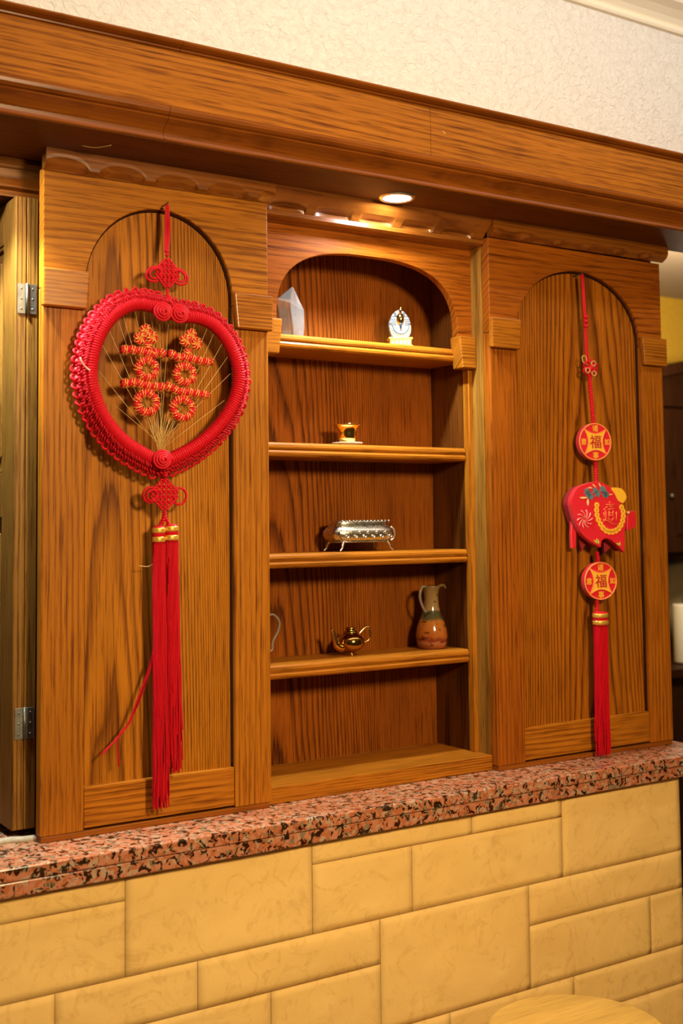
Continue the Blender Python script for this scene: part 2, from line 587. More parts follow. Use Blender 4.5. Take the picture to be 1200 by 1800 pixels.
def make(name, mb, mat, parent=None, bevel=0.0, origin=None, kind=None, label=None, bseg=2):
    """link the collected geometry as ONE object; a part shares its thing's origin"""
    if origin is not None:
        org = Vector(origin)
    elif parent is not None:
        org = ORIG[parent.name]
    else:
        org = Vector((0, 0, 0))
    me = bpy.data.meshes.new(name)
    me.from_pydata([(v[0] - org.x, v[1] - org.y, v[2] - org.z) for v in mb.v], [], mb.f)
    me.polygons.foreach_set('use_smooth', mb.sm)
    me.update()
    me.materials.append(M[mat] if isinstance(mat, str) else mat)
    o = bpy.data.objects.new(name, me)
    COL.objects.link(o)
    if parent is not None:
        o.parent = parent
        o.location = org - ORIG[parent.name]
    else:
        o.location = org
    ORIG[o.name] = org
    if bevel:
        md = o.modifiers.new('bevel', 'BEVEL')
        md.width = bevel
        md.segments = bseg
        md.limit_method = 'ANGLE'
        md.angle_limit = math.radians(40)
    if kind:
        o['kind'] = kind
    if label:
        o['label'] = label
    return o


def tag(o, label=None, cat=None, group=None, kind=None):
    if label:
        o['label'] = label
    if cat:
        o['category'] = cat
    if group:
        o['group'] = group
    if kind:
        o['kind'] = kind
    return o


def thing(name, loc, label=None, cat=None, group=None, kind=None):
    o = bpy.data.objects.new(name, None)
    o.empty_display_size = 0.05
    COL.objects.link(o)
    o.location = loc
    ORIG[o.name] = Vector(loc)
    return tag(o, label, cat, group, kind)


def copy_part(src, parent, loc=None, rot=None, scale=None):
    c = src.copy()
    COL.objects.link(c)
    c.parent = parent
    ORIG[c.name] = ORIG[parent.name]
    if loc is not None:
        c.location = loc
    if rot is not None:
        c.rotation_euler = rot
    if scale is not None:
        c.scale = scale
    return c

# ------------------------------------------------------------------ the setting
FL = -1.10
make('floor', MB().box(-3.5, 6.0, -4.5, 3.0, FL - 0.05, FL), 'floor', kind='structure')
make('wall_upper', MB().box(-3.0, 2.6, -0.02, 0.005, 1.17, 1.72), 'plaster', kind='structure')
make('ceiling', MB().box(-3.0, 3.2, -3.2, 0.2, 1.72, 1.78), 'whitetrim', kind='structure')
ct = thing('trim_1', (0, -0.02, 1.64), kind='structure')
prof = [(-0.02, 1.640), (-0.030, 1.640), (-0.033, 1.645), (-0.033, 1.652), (-0.028, 1.655), (-0.040, 1.668), (-0.058, 1.678), (-0.080, 1.684), (-0.084, 1.690), (-0.092, 1.694), (-0.092, 1.702), (-0.105, 1.706), (-0.105, 1.72), (-0.02, 1.72)]
make('crown_moulding', MB().sweepx(prof, -3.0, 2.6), 'whitetrim', ct)

# kitchen beyond the partition (right edge of the photo)
make('wall_kitchen', MB().box(1.6, 6.0, 2.25, 2.35, FL, 1.70), 'kitchenwall', kind='structure')
make('ceiling_kitchen', MB().box(1.2, 6.0, 0.2, 2.35, 1.64, 1.70), 'kceil', kind='structure')

# half wall of split stone
SW = thing('wall_lower', (0, 0, FL), kind='structure')
make('wall_core', MB().box(-1.6, 1.366, -0.070, 0.36, FL, -0.0414), 'mortar', SW)
blocks = [(-0.62, 0.109, -0.083, -0.0415), (0.109, 0.452, -0.200, -0.0415), (0.452, 0.8047, -0.083, -0.0415), (0.8047, 1.033, -0.083, -0.0415), (1.033, 1.3737, -0.200, -0.0415),
          (-0.36, 0.109, -0.200, -0.083), (0.452, 0.664, -0.200, -0.083), (0.664, 1.033, -0.200, -0.083),
          (-0.42, -0.004, -0.278, -0.200), (-0.004, 0.234, -0.278, -0.200), (0.234, 0.592, -0.278, -0.200), (0.592, 0.9426, -0.396, -0.200), (0.9426, 1.3737, -0.278, -0.200),
          (-0.30, 0.10, -0.396, -0.278), (0.10, 0.369, -0.396, -0.278), (0.369, 0.592, -0.396, -0.278), (0.9426, 1.276, -0.396, -0.278), (1.276, 1.3737, -0.396, -0.278)]
rnd = random.Random(3)
for (zb, zt, off) in ((-0.474, -0.396, 0.0554), (-0.591, -0.474, 0.30), (-0.669, -0.591, 0.12), (-0.786, -0.669, 0.41), (-0.864, -0.786, 0.22), (-0.981, -0.864, 0.05), (-1.10, -0.981, 0.33)):
    xs = [1.3737]
    if off == 0.0554:
        xs = [1.3737, 1.0554]
    while xs[-1] > -0.9:
        xs.append(xs[-1] - rnd.choice((0.24, 0.31, 0.36, 0.43)) * (0.6 if len(xs) == 1 else 1))
    for a, b in zip(xs[1:], xs):
        blocks.append((a, b, zb, zt))
for zb, zt in ((-0.083, -0.0415), (-0.2, -0.083), (-0.278, -0.2), (-0.396, -0.278)):
    x1 = min(b[0] for b in blocks if abs(b[2] - zb) < 1e-6 and b[0] < 0.2)
    while x1 > -0.9:
        x0 = x1 - rnd.choice((0.25, 0.34, 0.4))
        blocks.append((x0, x1, zb, zt))
        x1 = x0


def vnoise(x, z, sd):
    def h(i, j):
        q = math.sin(i * 127.1 + j * 311.7 + sd * 74.7) * 43758.5453
        return q - math.floor(q)
    i, j = math.floor(x), math.floor(z)
    a, b = x - i, z - j
    a, b = a * a * (3 - 2 * a), b * b * (3 - 2 * b)
    return (h(i, j) * (1 - a) + h(i + 1, j) * a) * (1 - b) + (h(i, j + 1) * (1 - a) + h(i + 1, j + 1) * a) * b


for bi, (x0, x1, z0, z1) in enumerate(blocks):
    g = 0.0004
    x0, x1, z0, z1 = x0 + g, x1 - g, z0 + g, z1 - g
    nx, nz = max(8, int((x1 - x0) / 0.014)), max(5, int((z1 - z0) / 0.012))
    v = []
    f = []
    sd = bi * 1.37 + 0.4
    base = rnd.uniform(-0.0015, 0.0015)
    for j in range(nz + 1):
        for i in range(nx + 1):
            x, z = x0 + (x1 - x0) * i / nx, z0 + (z1 - z0) * j / nz
            e = min(x - x0, x1 - x, (z - z0), (z1 - z))
            k = min(1.0, e / 0.006)
            k = k * k * (3 - 2 * k)
            d = -0.0005 * (1 - min(1.0, e / 0.003)) + base * k + k * (0.0060 * (vnoise(x * 9, z * 14, sd) - 0.40) + 0.0035 * (vnoise(x * 30, z * 42, sd + 5) - 0.5))
            v.append((x, -0.0835 - max(-0.005, d), z))
    w = nx + 1
    for j in range(nz):
        for i in range(nx):
            f.append((j * w + i, j * w + i + 1, (j + 1) * w + i + 1, (j + 1) * w + i))
    mb = MB().add(v, f, True)
    edge = [i for i in range(w)] + [j * w + nx for j in range(1, nz + 1)] + [nz * w + i for i in range(nx - 1, -1, -1)] + [j * w for j in range(nz - 1, 0, -1)]
    o = len(mb.v)
    mb.v += [(v[q][0], -0.066, v[q][2]) for q in edge]
    for q in range(len(edge)):
        r = (q + 1) % len(edge)
        mb.f.append((edge[r], edge[q], o + q, o + r))
        mb.sm.append(False)
    make('stone_block', mb, 'stone', SW)

# granite bar top
gc = thing('granite_bar_top', (0.4, -0.105, -0.041), 'speckled pink granite bar top lying on the cream stone half wall', 'countertop')
GS = 1.012
for a, b in ((-1.6, GS - 0.0006), (GS + 0.0006, 1.485)):
    make('upper_slab', MB().box(a, b, -0.107, 0.38, -0.0175, 0.003), 'granite', gc, bevel=0.0025)
    make('lower_slab', MB().box(a, b, -0.104, 0.38, -0.0410, -0.0188), 'granite', gc, bevel=0.002)
make('caulk_line', MB().tube([(-1.2, 0.030, 0.006), (-0.09, 0.036, 0.006), (-0.035, 0.038, 0.006), (-0.02, 0.030, 0.006), (0.0, 0.026, 0.006)], 0.006, 8), 'caulk', gc, label='old grey caulk line')

# ------------------------------------------------------------------ wooden cornice beam over the cabinets
bm = thing('trim_2', (0.6, -0.14, 1.12), kind='structure')
TS = 0.0055
XL, XR = -1.6, 2.55


def bsweep(name, prof, a, b, mat, sm=False):
    return make(name, MB().sweepx(prof, a, b, TS, sm), mat, bm)


lowprof = [(-0.020, 1.1225), (-0.142, 1.1225), (-0.1435, 1.1245), (-0.1425, 1.1275), (-0.139, 1.1285), (-0.1385, 1.131), (-0.1395, 1.136), (-0.143, 1.1415), (-0.149, 1.1465), (-0.155, 1.150), (-0.1605, 1.1535), (-0.1615, 1.1555), (-0.159, 1.1565), (-0.158, 1.1575), (-0.162, 1.159), (-0.1665, 1.163), (-0.1675, 1.168), (-0.1655, 1.1725), (-0.161, 1.1745), (-0.1595, 1.1755), (-0.020, 1.1755)]
bsweep('lower_moulding', lowprof, XL, 0.150, 'mould')
bsweep('lower_moulding', lowprof, 0.1507, XR, 'mould')
fas = [(-0.020, 1.1755), (-0.1585, 1.1755), (-0.1585, 1.2665), (-0.020, 1.2665)]
bsweep('fascia_board', fas, XL, 0.677, 'beam')
bsweep('fascia_board', fas, 0.6778, XR, 'beam')
crn = [(-0.020, 1.2665), (-0.161, 1.2665), (-0.1635, 1.2675), (-0.164, 1.2695), (-0.162, 1.271), (-0.166, 1.272), (-0.172, 1.2745), (-0.1745, 1.2775), (-0.173, 1.2810), (-0.168, 1.2825), (-0.020, 1.2825)]
bsweep('crown_bead', crn, XL, 0.1695, 'mould')
bsweep('crown_bead', crn, 0.1702, XR, 'mould')
for xa, xb, ye in ((XL, 1.4595, 0.36), (1.46, XR, 0.004)):
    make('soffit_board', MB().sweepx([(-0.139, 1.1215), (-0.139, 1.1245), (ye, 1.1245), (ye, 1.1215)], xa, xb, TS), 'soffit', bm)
for sx1, sz1 in ((0.7050, 1.2285), (0.7085, 1.2262)):
    make('chipped_spot', MB().box(sx1, sx1 + 0.0042, -0.1590, -0.1580, sz1, sz1 + 0.0014), 'cream', bm)
make('loose_fibre', MB().tube(smooth([(0.045, -0.055, 1.1215), (0.065, -0.062, 1.1195), (0.083, -0.085, 1.120)], 5), 0.0008, 5), 'cream', bm, label='pale loose fibre on the soffit')
SOF = 1.1222


def scallop(x0, x1, centers, hw, prof, nx=160):
    """moulding whose lower front edge is gouged in a row of thumb cuts; prof(g) -> (y, z) points"""
    mb = MB()
    v = []
    n = None
    for i in range(nx + 1):
        x = x0 + (x1 - x0) * i / nx
        g = 0.0
        for c in centers:
            t = abs(x - c) / hw
            if t < 1:
                g = math.sqrt(1 - t * t)
        p = prof(g)
        n = len(p)
        v += [(x, y, z + TS * x) for y, z in p]
    f = []
    for i in range(nx):
        for k in range(n):
            l = (k + 1) % n
            f.append((i * n + k, (i + 1) * n + k, (i + 1) * n + l, i * n + l))
    f.append(tuple(range(n)))
    f.append(tuple(nx * n + k for k in reversed(range(n))))
    mb.add(v, f, False)
    return mb


def trim_prof(g):
    zt, zb = 1.1222, 1.0885
    zf = zb + 0.0030 + 0.0165 * g
    return [(-0.001, zt), (-0.0215, zt), (-0.0220, zf + 0.006), (-0.0218, zf), (-0.0195 + 0.0030 * g, zb + 0.0012 + 0.0075 * g), (-0.0160 + 0.0100 * g, zb + 0.0022 * g), (-0.0050, zb - 0.0002), (-0.001, zb - 0.0002)]


# ------------------------------------------------------------------ the two arched panels
def arched_panel(X0, W, lin, rin, apex, label, pm, cent, rail, st1, st2):
    T = 0.022
    rt = thing('arched_cabinet_panel', (X0, 0.0, 0.003), label, 'cabinet panel', 'arched cabinet panels')
    zt = 1.0935
    zs = 0.895
    cx, a = X0 + (lin + rin) / 2, (rin - lin) / 2
    sp = 0.905
    h = apex - sp
    arch = [(cx + a * math.cos(PI * k / 40), sp + h * math.sin(PI * k / 40)) for k in range(41)]
    pts = [(X0 + rin, zs)] + [(X0 + W, zs), (X0 + W, zt), (X0, zt), (X0, zs), (X0 + lin, zs)] + arch[::-1]
    make('arched_top_rail', MB().prism(pts, 0.0, T), rail, rt, bevel=0.0018)
    make('stile', MB().box(X0, X0 + lin, 0.0, T, 0.0125, zs - 0.0004), st1, rt, bevel=0.0018)
    make('stile', MB().box(X0 + rin, X0 + W, 0.0, T, 0.0125, zs - 0.0004), st2, rt, bevel=0.0018)
    make('bottom_rail', MB().box(X0 + lin + 0.0008, X0 + rin - 0.0008, 0.0025, T, 0.0160, 0.0815), 'rail_low', rt, bevel=0.0012)
    make('recessed_panel', MB().box(X0 + lin - 0.008, X0 + rin + 0.008, 0.0125, 0.0195, 0.07, apex + 0.012), pm, rt)
    make('arch_shadow_line', MB().tube([(q.x, 0.0105, q.z) for q in resample([Vector((X0 + rin, 0, 0.083))] + [Vector((q[0], 0, q[1])) for q in arch] + [Vector((X0 + lin, 0, 0.083))], 0.006)], 0.0036, 6), 'shadowline', rt, label='dark line standing in for the shadow gap round the recess')  # dark tube added in place of the shadow gap along the arch edge
    make('base_strip', MB().box(X0 + 0.001, X0 + W - 0.004, -0.0005, T, 0.0032, 0.0122), 'mould', rt, bevel=0.001)
    make('impost', MB().prism([(X0 - 0.004, 0.8621), (X0 - 0.004, 0.9256), (X0 + lin + 0.004, 0.9256), (X0 + lin - 0.0005, 0.8621)], -0.0125, 0.0), 'impost', rt, bevel=0.0030, bseg=3)
    make('impost', MB().prism([(X0 + rin + 0.003, 0.8535), (X0 + rin - 0.003, 0.9176), (X0 + W + 0.004, 0.9176), (X0 + W + 0.004, 0.8535)], -0.0125, 0.0), 'impost', rt, bevel=0.0030, bseg=3)
    make('scalloped_trim', scallop(X0 - 0.003, X0 + W + 0.006, cent, 0.040, trim_prof), 'scallop', rt)
    make('side_board', MB().box(X0 + 0.022, X0 + W - 0.004, T + 0.0005, 0.30, 0.0032, 1.118), 'side', rt)
    return rt


arched_panel(0.0, 0.42, 0.0726, 0.3482, 1.0505, 'arched oak cabinet panel behind the red heart ornament', 'panelL', [0.030, 0.130, 0.230, 0.330, 0.43], 'railL', 'stile', 'stile2')
arched_panel(0.9427, 0.5106, 0.0726, 0.4386, 1.0475, 'arched oak cabinet panel behind the red pig ornament', 'panelR', [0.985, 1.075, 1.165, 1.255, 1.345, 1.435], 'railR', 'stileR', 'stileR2')

# ------------------------------------------------------------------ display niche between the panels
nr = thing('display_niche', (0.425, 0.02, 0.003), 'open oak display niche with four shelves between two arched panels', 'shelf unit')
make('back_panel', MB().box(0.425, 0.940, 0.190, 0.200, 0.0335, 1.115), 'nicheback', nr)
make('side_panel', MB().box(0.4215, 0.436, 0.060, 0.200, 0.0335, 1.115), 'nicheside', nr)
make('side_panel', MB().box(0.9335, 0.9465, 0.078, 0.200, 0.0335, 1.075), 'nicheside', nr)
make('side_panel', MB().box(0.9422, 0.9640, 0.0226, 0.0780, 0.0035, 1.0900), 'side', nr)
make('floor_board', MB().box(0.4215, 0.9415, 0.0165, 0.190, 0.0035, 0.0335), 'shelf', nr, bevel=0.0015)
# arched face board
cx, a = 0.6875, 0.2165
zs, ap = 0.8905, 1.0345
ar = []
for k in range(49):
    th = PI * k / 48
    c, s_ = math.cos(th), math.sin(th)
    q = 2.0 / 2.75
    ar.append((cx + a * math.copysign(abs(c) ** q, c), zs + (ap - zs) * abs(s_) ** q))
pts = [(cx + a, zs - 0.004), (0.9421, zs - 0.004), (0.9421, 1.090), (0.4223, 1.090), (0.4223, zs - 0.004), (cx - a, zs - 0.004)] + ar[::-1]
make('arched_face_board', MB().prism(pts, 0.0575, 0.0755), 'railR', nr, bevel=0.0012)
make('face_stile', MB().box(0.9318, 0.9421, 0.0590, 0.0780, 0.0336, 0.886), 'stile2', nr, bevel=0.001)
make('face_stile', MB().box(0.4223, 0.4400, 0.0590, 0.0780, 0.0336, 0.886), 'stile2', nr, bevel=0.001)
make('impost', MB().prism([(0.9060, 0.8230), (0.8985, 0.8900), (0.9420, 0.8900), (0.9420, 0.8230)], 0.0440, 0.0772), 'impost', nr, bevel=0.0028, bseg=3)
make('impost', MB().prism([(0.4225, 0.8230), (0.4225, 0.8900), (0.4760, 0.8900), (0.4690, 0.8230)], 0.0440, 0.0772), 'impost', nr, bevel=0.0028, bseg=3)


def niche_prof(g):
    zt = 1.1222
    return [(0.056, zt), (-0.018, zt), (-0.016, 1.1165), (-0.009, 1.1085), (0.001 , 1.1000), (0.009 + 0.001 * g, 1.0940 + 0.0030 * g), (0.0140 + 0.010 * g, 1.0885 + 0.0055 * g), (0.0165 + 0.006 * g, 1.0855), (0.0225, 1.0845), (0.056, 1.0845)]


make('scalloped_moulding', scallop(0.4225, 0.9420, [0.472, 0.572, 0.672, 0.772, 0.872], 0.040, niche_prof, 220), 'scallop', nr)
make('head_strip', MB().sweepx([(0.0150, 1.0755), (0.0150, 1.0835), (0.0180, 1.0852), (0.0565, 1.0852), (0.0565, 1.0705), (0.0250, 1.0735)], 0.4225, 0.9420, TS), 'scallop', nr)
SHZ = (0.8668, 0.6588, 0.4483, 0.2423)
for zt in SHZ:
    sp_ = [(0.1895, zt), (0.078, zt), (0.0745, zt - 0.001), (0.0715, zt - 0.0045), (0.0708, zt - 0.009), (0.0720, zt - 0.0125), (0.0748, zt - 0.0138), (0.0748, zt - 0.0148), (0.0725, zt - 0.0155), (0.0705, zt - 0.0190), (0.0712, zt - 0.0232), (0.0740, zt - 0.0262), (0.079, zt - 0.0275), (0.1895, zt - 0.0275)]
    make('shelf', MB().sweepx(sp_, 0.4365, 0.9295), 'shelf', nr)

# recessed lamps in the soffit
def downlight(x, y, label, energy):
    z = SOF - 0.0008 + TS * x
    r = thing('recessed_downlight', (x, y, z), label, 'lamp', 'recessed downlights in the soffit')
    ring = [(0.0265, 0.0), (0.0270, -0.0035), (0.0300, -0.0045), (0.0350, -0.0030), (0.0362, 0.0)]
    v = []
    f = []
    sg = 40
    for q, (rr, zz) in enumerate(ring):
        for k in range(sg):
            an = 2 * PI * k / sg
            v.append((x + rr * math.cos(an), y + rr * math.sin(an), z + zz))
    for q in range(len(ring) - 1):
        for k in range(sg):
            l = (k + 1) % sg
            f.append((q * sg + k, (q + 1) * sg + k, (q + 1) * sg + l, q * sg + l))
    make('trim_ring', MB().add(v, f, True), 'chrome', r)
    make('lamp_lens', MB().lathe([(0.0265, -0.0002), (0.0262, -0.0022), (0.018, -0.0034), (0.006, -0.0038)], (x, y, z), 32), 'lens', r)
    spot_lamp('downlight_beam', (x, y, z - 0.008), (x, y + 0.012, 0), energy, (0.84, 1.0, 0.98), 108, 0.5, 0.024)
    return r


downlight(0.672, -0.057, 'lit round recessed downlight in the soffit above the display niche', 30.0)
downlight(-0.155, -0.020, 'lit round recessed downlight in the soffit above the folding doors', 50.0)

# ------------------------------------------------------------------ folded cabinet doors and the carcase at the left edge
dr = thing('folding_cabinet_door', (-0.012, 0.05, 0.016), 'dark oak folding cabinet door standing open beside the arched panel', 'cabinet door')


def leaf(xa, xb, face):
    """frame-and-panel leaf standing edge-on; face = -1: panels seen on the -x side"""
    y0, y1, z0, z1 = 0.050, 0.40, 0.017, 1.0535
    st = 0.066
    lf = make('door_leaf', MB().box(xa, xb, y0, y0 + st, z0, z1).box(xa, xb, y1 - st, y1, z0, z1).box(xa, xb, y0 + st, y1 - st, z1 - 0.07, z1).box(xa, xb, y0 + st, y1 - st, z0, z0 + 0.075).box(xa, xb, y0 + st, y1 - st, 0.52, 0.595), 'door', dr, bevel=0.0012)
    for za, zb in ((z0 + 0.075, 0.52), (0.595, z1 - 0.07)):
        make('door_panel', MB().box(xa + 0.0065, xb - 0.0065, y0 + st - 0.004, y1 - st + 0.004, za - 0.004, zb + 0.004), 'door', lf)
        make('raised_field', MB().box(xa + 0.0025, xb - 0.0025, y0 + st + 0.022, y1 - st - 0.022, za + 0.026, zb - 0.026), 'door', lf, bevel=0.003)
        for q in ((y0 + st, y0 + st + 0.007, za, zb), (y1 - st - 0.007, y1 - st, za, zb), (y0 + st, y1 - st, za, za + 0.007), (y0 + st, y1 - st, zb - 0.007, zb)):
            make('panel_bead', MB().box(xa + 0.002, xb - 0.002, *q), 'door', lf, bevel=0.0015)
    return lf


leaf(-0.0300, -0.0114, -1)
leaf(-0.0104, 0.0085, 1)
for zc in (0.8815, 0.186):
    hg = make('hinge', MB().tube([(-0.0108, 0.0475, zc - 0.026), (-0.0108, 0.0475, zc + 0.026)], 0.0022, 10), 'hinge', dr, label='worn steel butt hinge')
    make('hinge_plate', MB().box(-0.0265, -0.0132, 0.0482, 0.0496, zc - 0.025, zc + 0.025), 'hinge', hg, bevel=0.0004)
    make('hinge_plate', MB().box(-0.0085, 0.0058, 0.0482, 0.0496, zc - 0.025, zc + 0.025), 'hinge', hg, bevel=0.0004)
    for sx_ in (-0.020, -0.001):
        for dz in (-0.017, 0.0, 0.017):
            make('screw', MB().ball((sx_, 0.0482, zc + dz), 0.0020, 8, 4, (1, 0.5, 1)), 'hinge', hg)

ur = thing('wall_cabinet', (-0.45, 0.06, 0.003), 'dark oak cabinet carcase behind the folding door at the far left', 'cabinet')
cp = [(0.060, 1.1205), (0.058, 1.112), (0.062, 1.1085), (0.062, 1.1045), (0.066, 1.102), (0.068, 1.088), (0.075, 1.078), (0.075, 1.074), (0.082, 1.070), (0.082, 1.060), (0.34, 1.060), (0.34, 1.1205)]
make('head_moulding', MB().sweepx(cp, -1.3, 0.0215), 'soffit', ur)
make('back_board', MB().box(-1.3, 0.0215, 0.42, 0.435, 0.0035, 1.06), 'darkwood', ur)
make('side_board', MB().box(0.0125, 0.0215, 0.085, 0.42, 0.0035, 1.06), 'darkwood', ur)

# ------------------------------------------------------------------ small things on the shelves
# rock crystal
mb = MB()
zb = SHZ[0]
hexa = [(-1.0, -0.15), (-0.45, -0.95), (0.5, -0.9), (1.0, 0.05), (0.5, 0.9), (-0.5, 0.85)]
rings = [(0.0, 0.5450, 0.0235, 0.020), (0.020, 0.5440, 0.0275, 0.024), (0.062, 0.5385, 0.0335, 0.026)]
v = []
for q, (dz, cx_, rx, ry) in enumerate(rings):
    for i, (a_, b_) in enumerate(hexa):
        lift = 0 if q < 2 else (0.012 if i in (0, 5) else -0.006 if i in (2, 3) else 0.004)
        v.append((cx_ + rx * a_, 0.122 + ry * b_, zb + dz + lift))
v.append((0.5425, 0.118, zb + 0.1045))
f = [(5, 4, 3, 2, 1, 0)]
for q in range(2):
    for i in range(6):
        j = (i + 1) % 6
        f.append((q * 6 + i, q * 6 + j, q * 6 + 6 + j, q * 6 + 6 + i))
f += [(12 + i, 12 + (i + 1) % 6, 18) for i in range(6)]
mb.add([(p[0] - 0.0, p[1], p[2]) for p in v], f)
o = make('rock_crystal', mb, 'crystal', origin=(0.542, 0.122, zb), bevel=0.0012)
tag(o, 'clear faceted crystal point standing on the top shelf', 'crystal')

# pharaoh bust
bx, by, bz = 0.797, 0.115, SHZ[0]
ph = thing('pharaoh_bust', (bx, by, bz), 'small striped pharaoh bust on a gold plinth on the top shelf', 'figurine')
make('plinth', MB().box(bx - 0.0225, bx + 0.0225, by - 0.013, by + 0.013, bz, bz + 0.0185).box(bx - 0.0250, bx + 0.0250, by - 0.0145, by + 0.0145, bz, bz + 0.004).box(bx - 0.0250, bx + 0.0250, by - 0.0145, by + 0.0145, bz + 0.0160, bz + 0.0200), 'goldband', ph, bevel=0.0008)
for i in range(5):
    make('plinth_mark', MB().box(bx - 0.018 + i * 0.008, bx - 0.0145 + i * 0.008, by - 0.0142, by - 0.0128, bz + 0.006, bz + 0.014), 'gold', ph)


def bp_(pts):
    return [(bx + (p[0] - 560) * 0.0000720, bz + 0.0200 + (1112 - p[1]) * 0.0000700) for p in pts]


head = bp_([(380, 1112), (740, 1112), (820, 1080), (870, 980), (890, 850), (872, 740), (860, 650), (820, 530), (745, 420), (680, 340), (600, 290), (520, 290), (430, 325), (340, 420), (290, 560), (245, 670), (240, 760), (260, 900), (310, 1040)])
make('headcloth', MB().prism(head, by - 0.008, by + 0.010), 'bluegrey', ph, bevel=0.003, bseg=3)
for sgn, xs in ((-1, [(285, 440), (275, 445), (262, 450), (250, 455), (330, 430)]), (1, [(690, 830), (700, 840), (700, 852), (690, 855), (680, 770)])):
    for (xa, xb), yy in zip(xs, (560, 615, 670, 720, 480)):
        make('stripe', MB().prism(bp_([(xa, yy), (xb, yy), (xb, yy + 20), (xa, yy + 20)]), by - 0.0088, by - 0.006), 'darkblue', ph)
for pts in ([(380, 380), (440, 360), (470, 470), (440, 500), (390, 460)], [(640, 380), (690, 360), (710, 430), (680, 500), (645, 480)], [(240, 690), (300, 700), (350, 800), (330, 780), (290, 725)], [(870, 690), (800, 705), (770, 780), (800, 730)]):
    make('dark_fold', MB().prism(bp_(pts), by - 0.0090, by - 0.006), 'darkblue', ph)
c_ = bp_([(565, 560)])[0]
make('face', MB().ball((c_[0], by - 0.0085, c_[1]), 0.0090, 14, 10, (0.95, 0.75, 1.45)), 'gold', ph)
c_ = bp_([(570, 720)])[0]
make('beard', MB().tube([(c_[0], by - 0.012, c_[1] + 0.004), (c_[0], by - 0.0125, c_[1] - 0.008)], 0.0020, 8), 'darkblue', ph)
c_ = bp_([(560, 310)])[0]
make('cobra', MB().tube(smooth([(c_[0], by - 0.008, c_[1] - 0.007), (c_[0], by - 0.012, c_[1]), (c_[0] + 0.001, by - 0.010, c_[1] + 0.005), (c_[0] + 0.002, by - 0.012, c_[1] + 0.007)], 4), 0.0030, 8), 'gold', ph)
col = [bp_([(380 + 25 * i, 0)])[0][0] for i in range(16)]
for rr, mt in ((0.016, 'darkblue'), (0.0195, 'goldband')):
    make('collar_band', MB().tube([(bx + 0.0015 + rr * math.cos(t) * 1.05, by - 0.0085, bz + 0.0445 + rr * math.sin(t) * 1.05) for t in [PI + PI * k / 20 for k in range(21)]], 0.0009, 6), mt, ph)

ph.rotation_euler = (0, 0, math.radians(-26))

# gold cup on a saucer
cxp, cyp, czp = 0.6655, 0.118, SHZ[1]
cu = thing('gold_cup', (cxp, cyp, czp), 'small shiny gold cup on a pale saucer on the second shelf', 'cup')
make('saucer', MB().lathe([(0.016, 0.0), (0.018, 0.0012), (0.0300, 0.0048), (0.0318, 0.0062), (0.0310, 0.0068), (0.018, 0.0038), (0.006, 0.0036)], (cxp, cyp, czp)), 'whitepot', cu)
make('cup_body', MB().lathe([(0.0105, 0.0040), (0.0115, 0.0075), (0.0165, 0.0110), (0.0188, 0.0160), (0.0190, 0.0260), (0.0205, 0.0340), (0.0245, 0.0400), (0.0292, 0.0425), (0.0288, 0.0432), (0.0230, 0.0412), (0.0188, 0.0350), (0.0172, 0.0260), (0.0168, 0.0160), (0.0100, 0.0110)], (cxp, cyp, czp), 36), 'gold', cu)

# silver trinket box
bx0, by0, bz0 = 0.700, 0.133, SHZ[2]
sb = thing('trinket_box', (bx0, by0, bz0), 'ornate embossed silver trinket box on four feet on the third shelf', 'box')


def loft(levels, c, n=3.4, seg=48):
    mb = MB()
    v = []
    for hx, hy, z in levels:
        for k in range(seg):
            an = 2 * PI * k / seg
            ca, sa = math.cos(an), math.sin(an)
            v.append((c[0] + hx * math.copysign(abs(ca) ** (2 / n), ca), c[1] + hy * math.copysign(abs(sa) ** (2 / n), sa), c[2] + z))
    f = []
    m = len(levels)
    for i in range(m - 1):
        for k in range(seg):
            l = (k + 1) % seg
            f.append((i * seg + k, i * seg + l, (i + 1) * seg + l, (i + 1) * seg + k))
    f.append(tuple(range(seg))[::-1])
    f.append(tuple((m - 1) * seg + k for k in range(seg)))
    return mb.add(v, f, True)


make('box_body', loft([(0.060, 0.022, 0.0190), (0.064, 0.027, 0.0195), (0.0705, 0.0330, 0.0245), (0.0745, 0.0365, 0.0335), (0.0735, 0.0360, 0.0410), (0.0680, 0.0310, 0.0480), (0.0640, 0.0280, 0.0500)], (bx0, by0, bz0), 3.6, 56), 'silver', sb)
make('box_rim', loft([(0.0650, 0.0285, 0.0178), (0.0672, 0.0305, 0.0190), (0.0650, 0.0285, 0.0204)], (bx0, by0, bz0), 3.6, 56), 'silver', sb)
make('box_lid', loft([(0.0640, 0.0285, 0.0502), (0.0650, 0.0295, 0.0520), (0.0635, 0.0285, 0.0560), (0.0645, 0.0290, 0.0590), (0.0620, 0.0270, 0.0610), (0.0400, 0.0180, 0.0625)], (bx0, by0, bz0), 3.6, 56), 'silver', sb)
for i in range(14):
    a_ = -0.056 + i * 0.0086
    make('lid_bead', MB().ball((bx0 + a_, by0 - 0.0275, bz0 + 0.0605), 0.0023, 8, 5), 'silver', sb)
for i in range(11):
    a_ = -0.052 + i * 0.0104
    zz = 0.0335 + (0.0028 if i % 2 else -0.0028)
    sgn = 1 if i % 2 else -1
    make('scroll_relief', MB().tube([(bx0 + a_ + (0.0052 - 0.0006 * k) * math.cos(sgn * k * 0.75), by0 - 0.0370, bz0 + zz + (0.0052 - 0.0006 * k) * math.sin(sgn * k * 0.75)) for k in range(9)], 0.0011, 6), 'silver', sb)
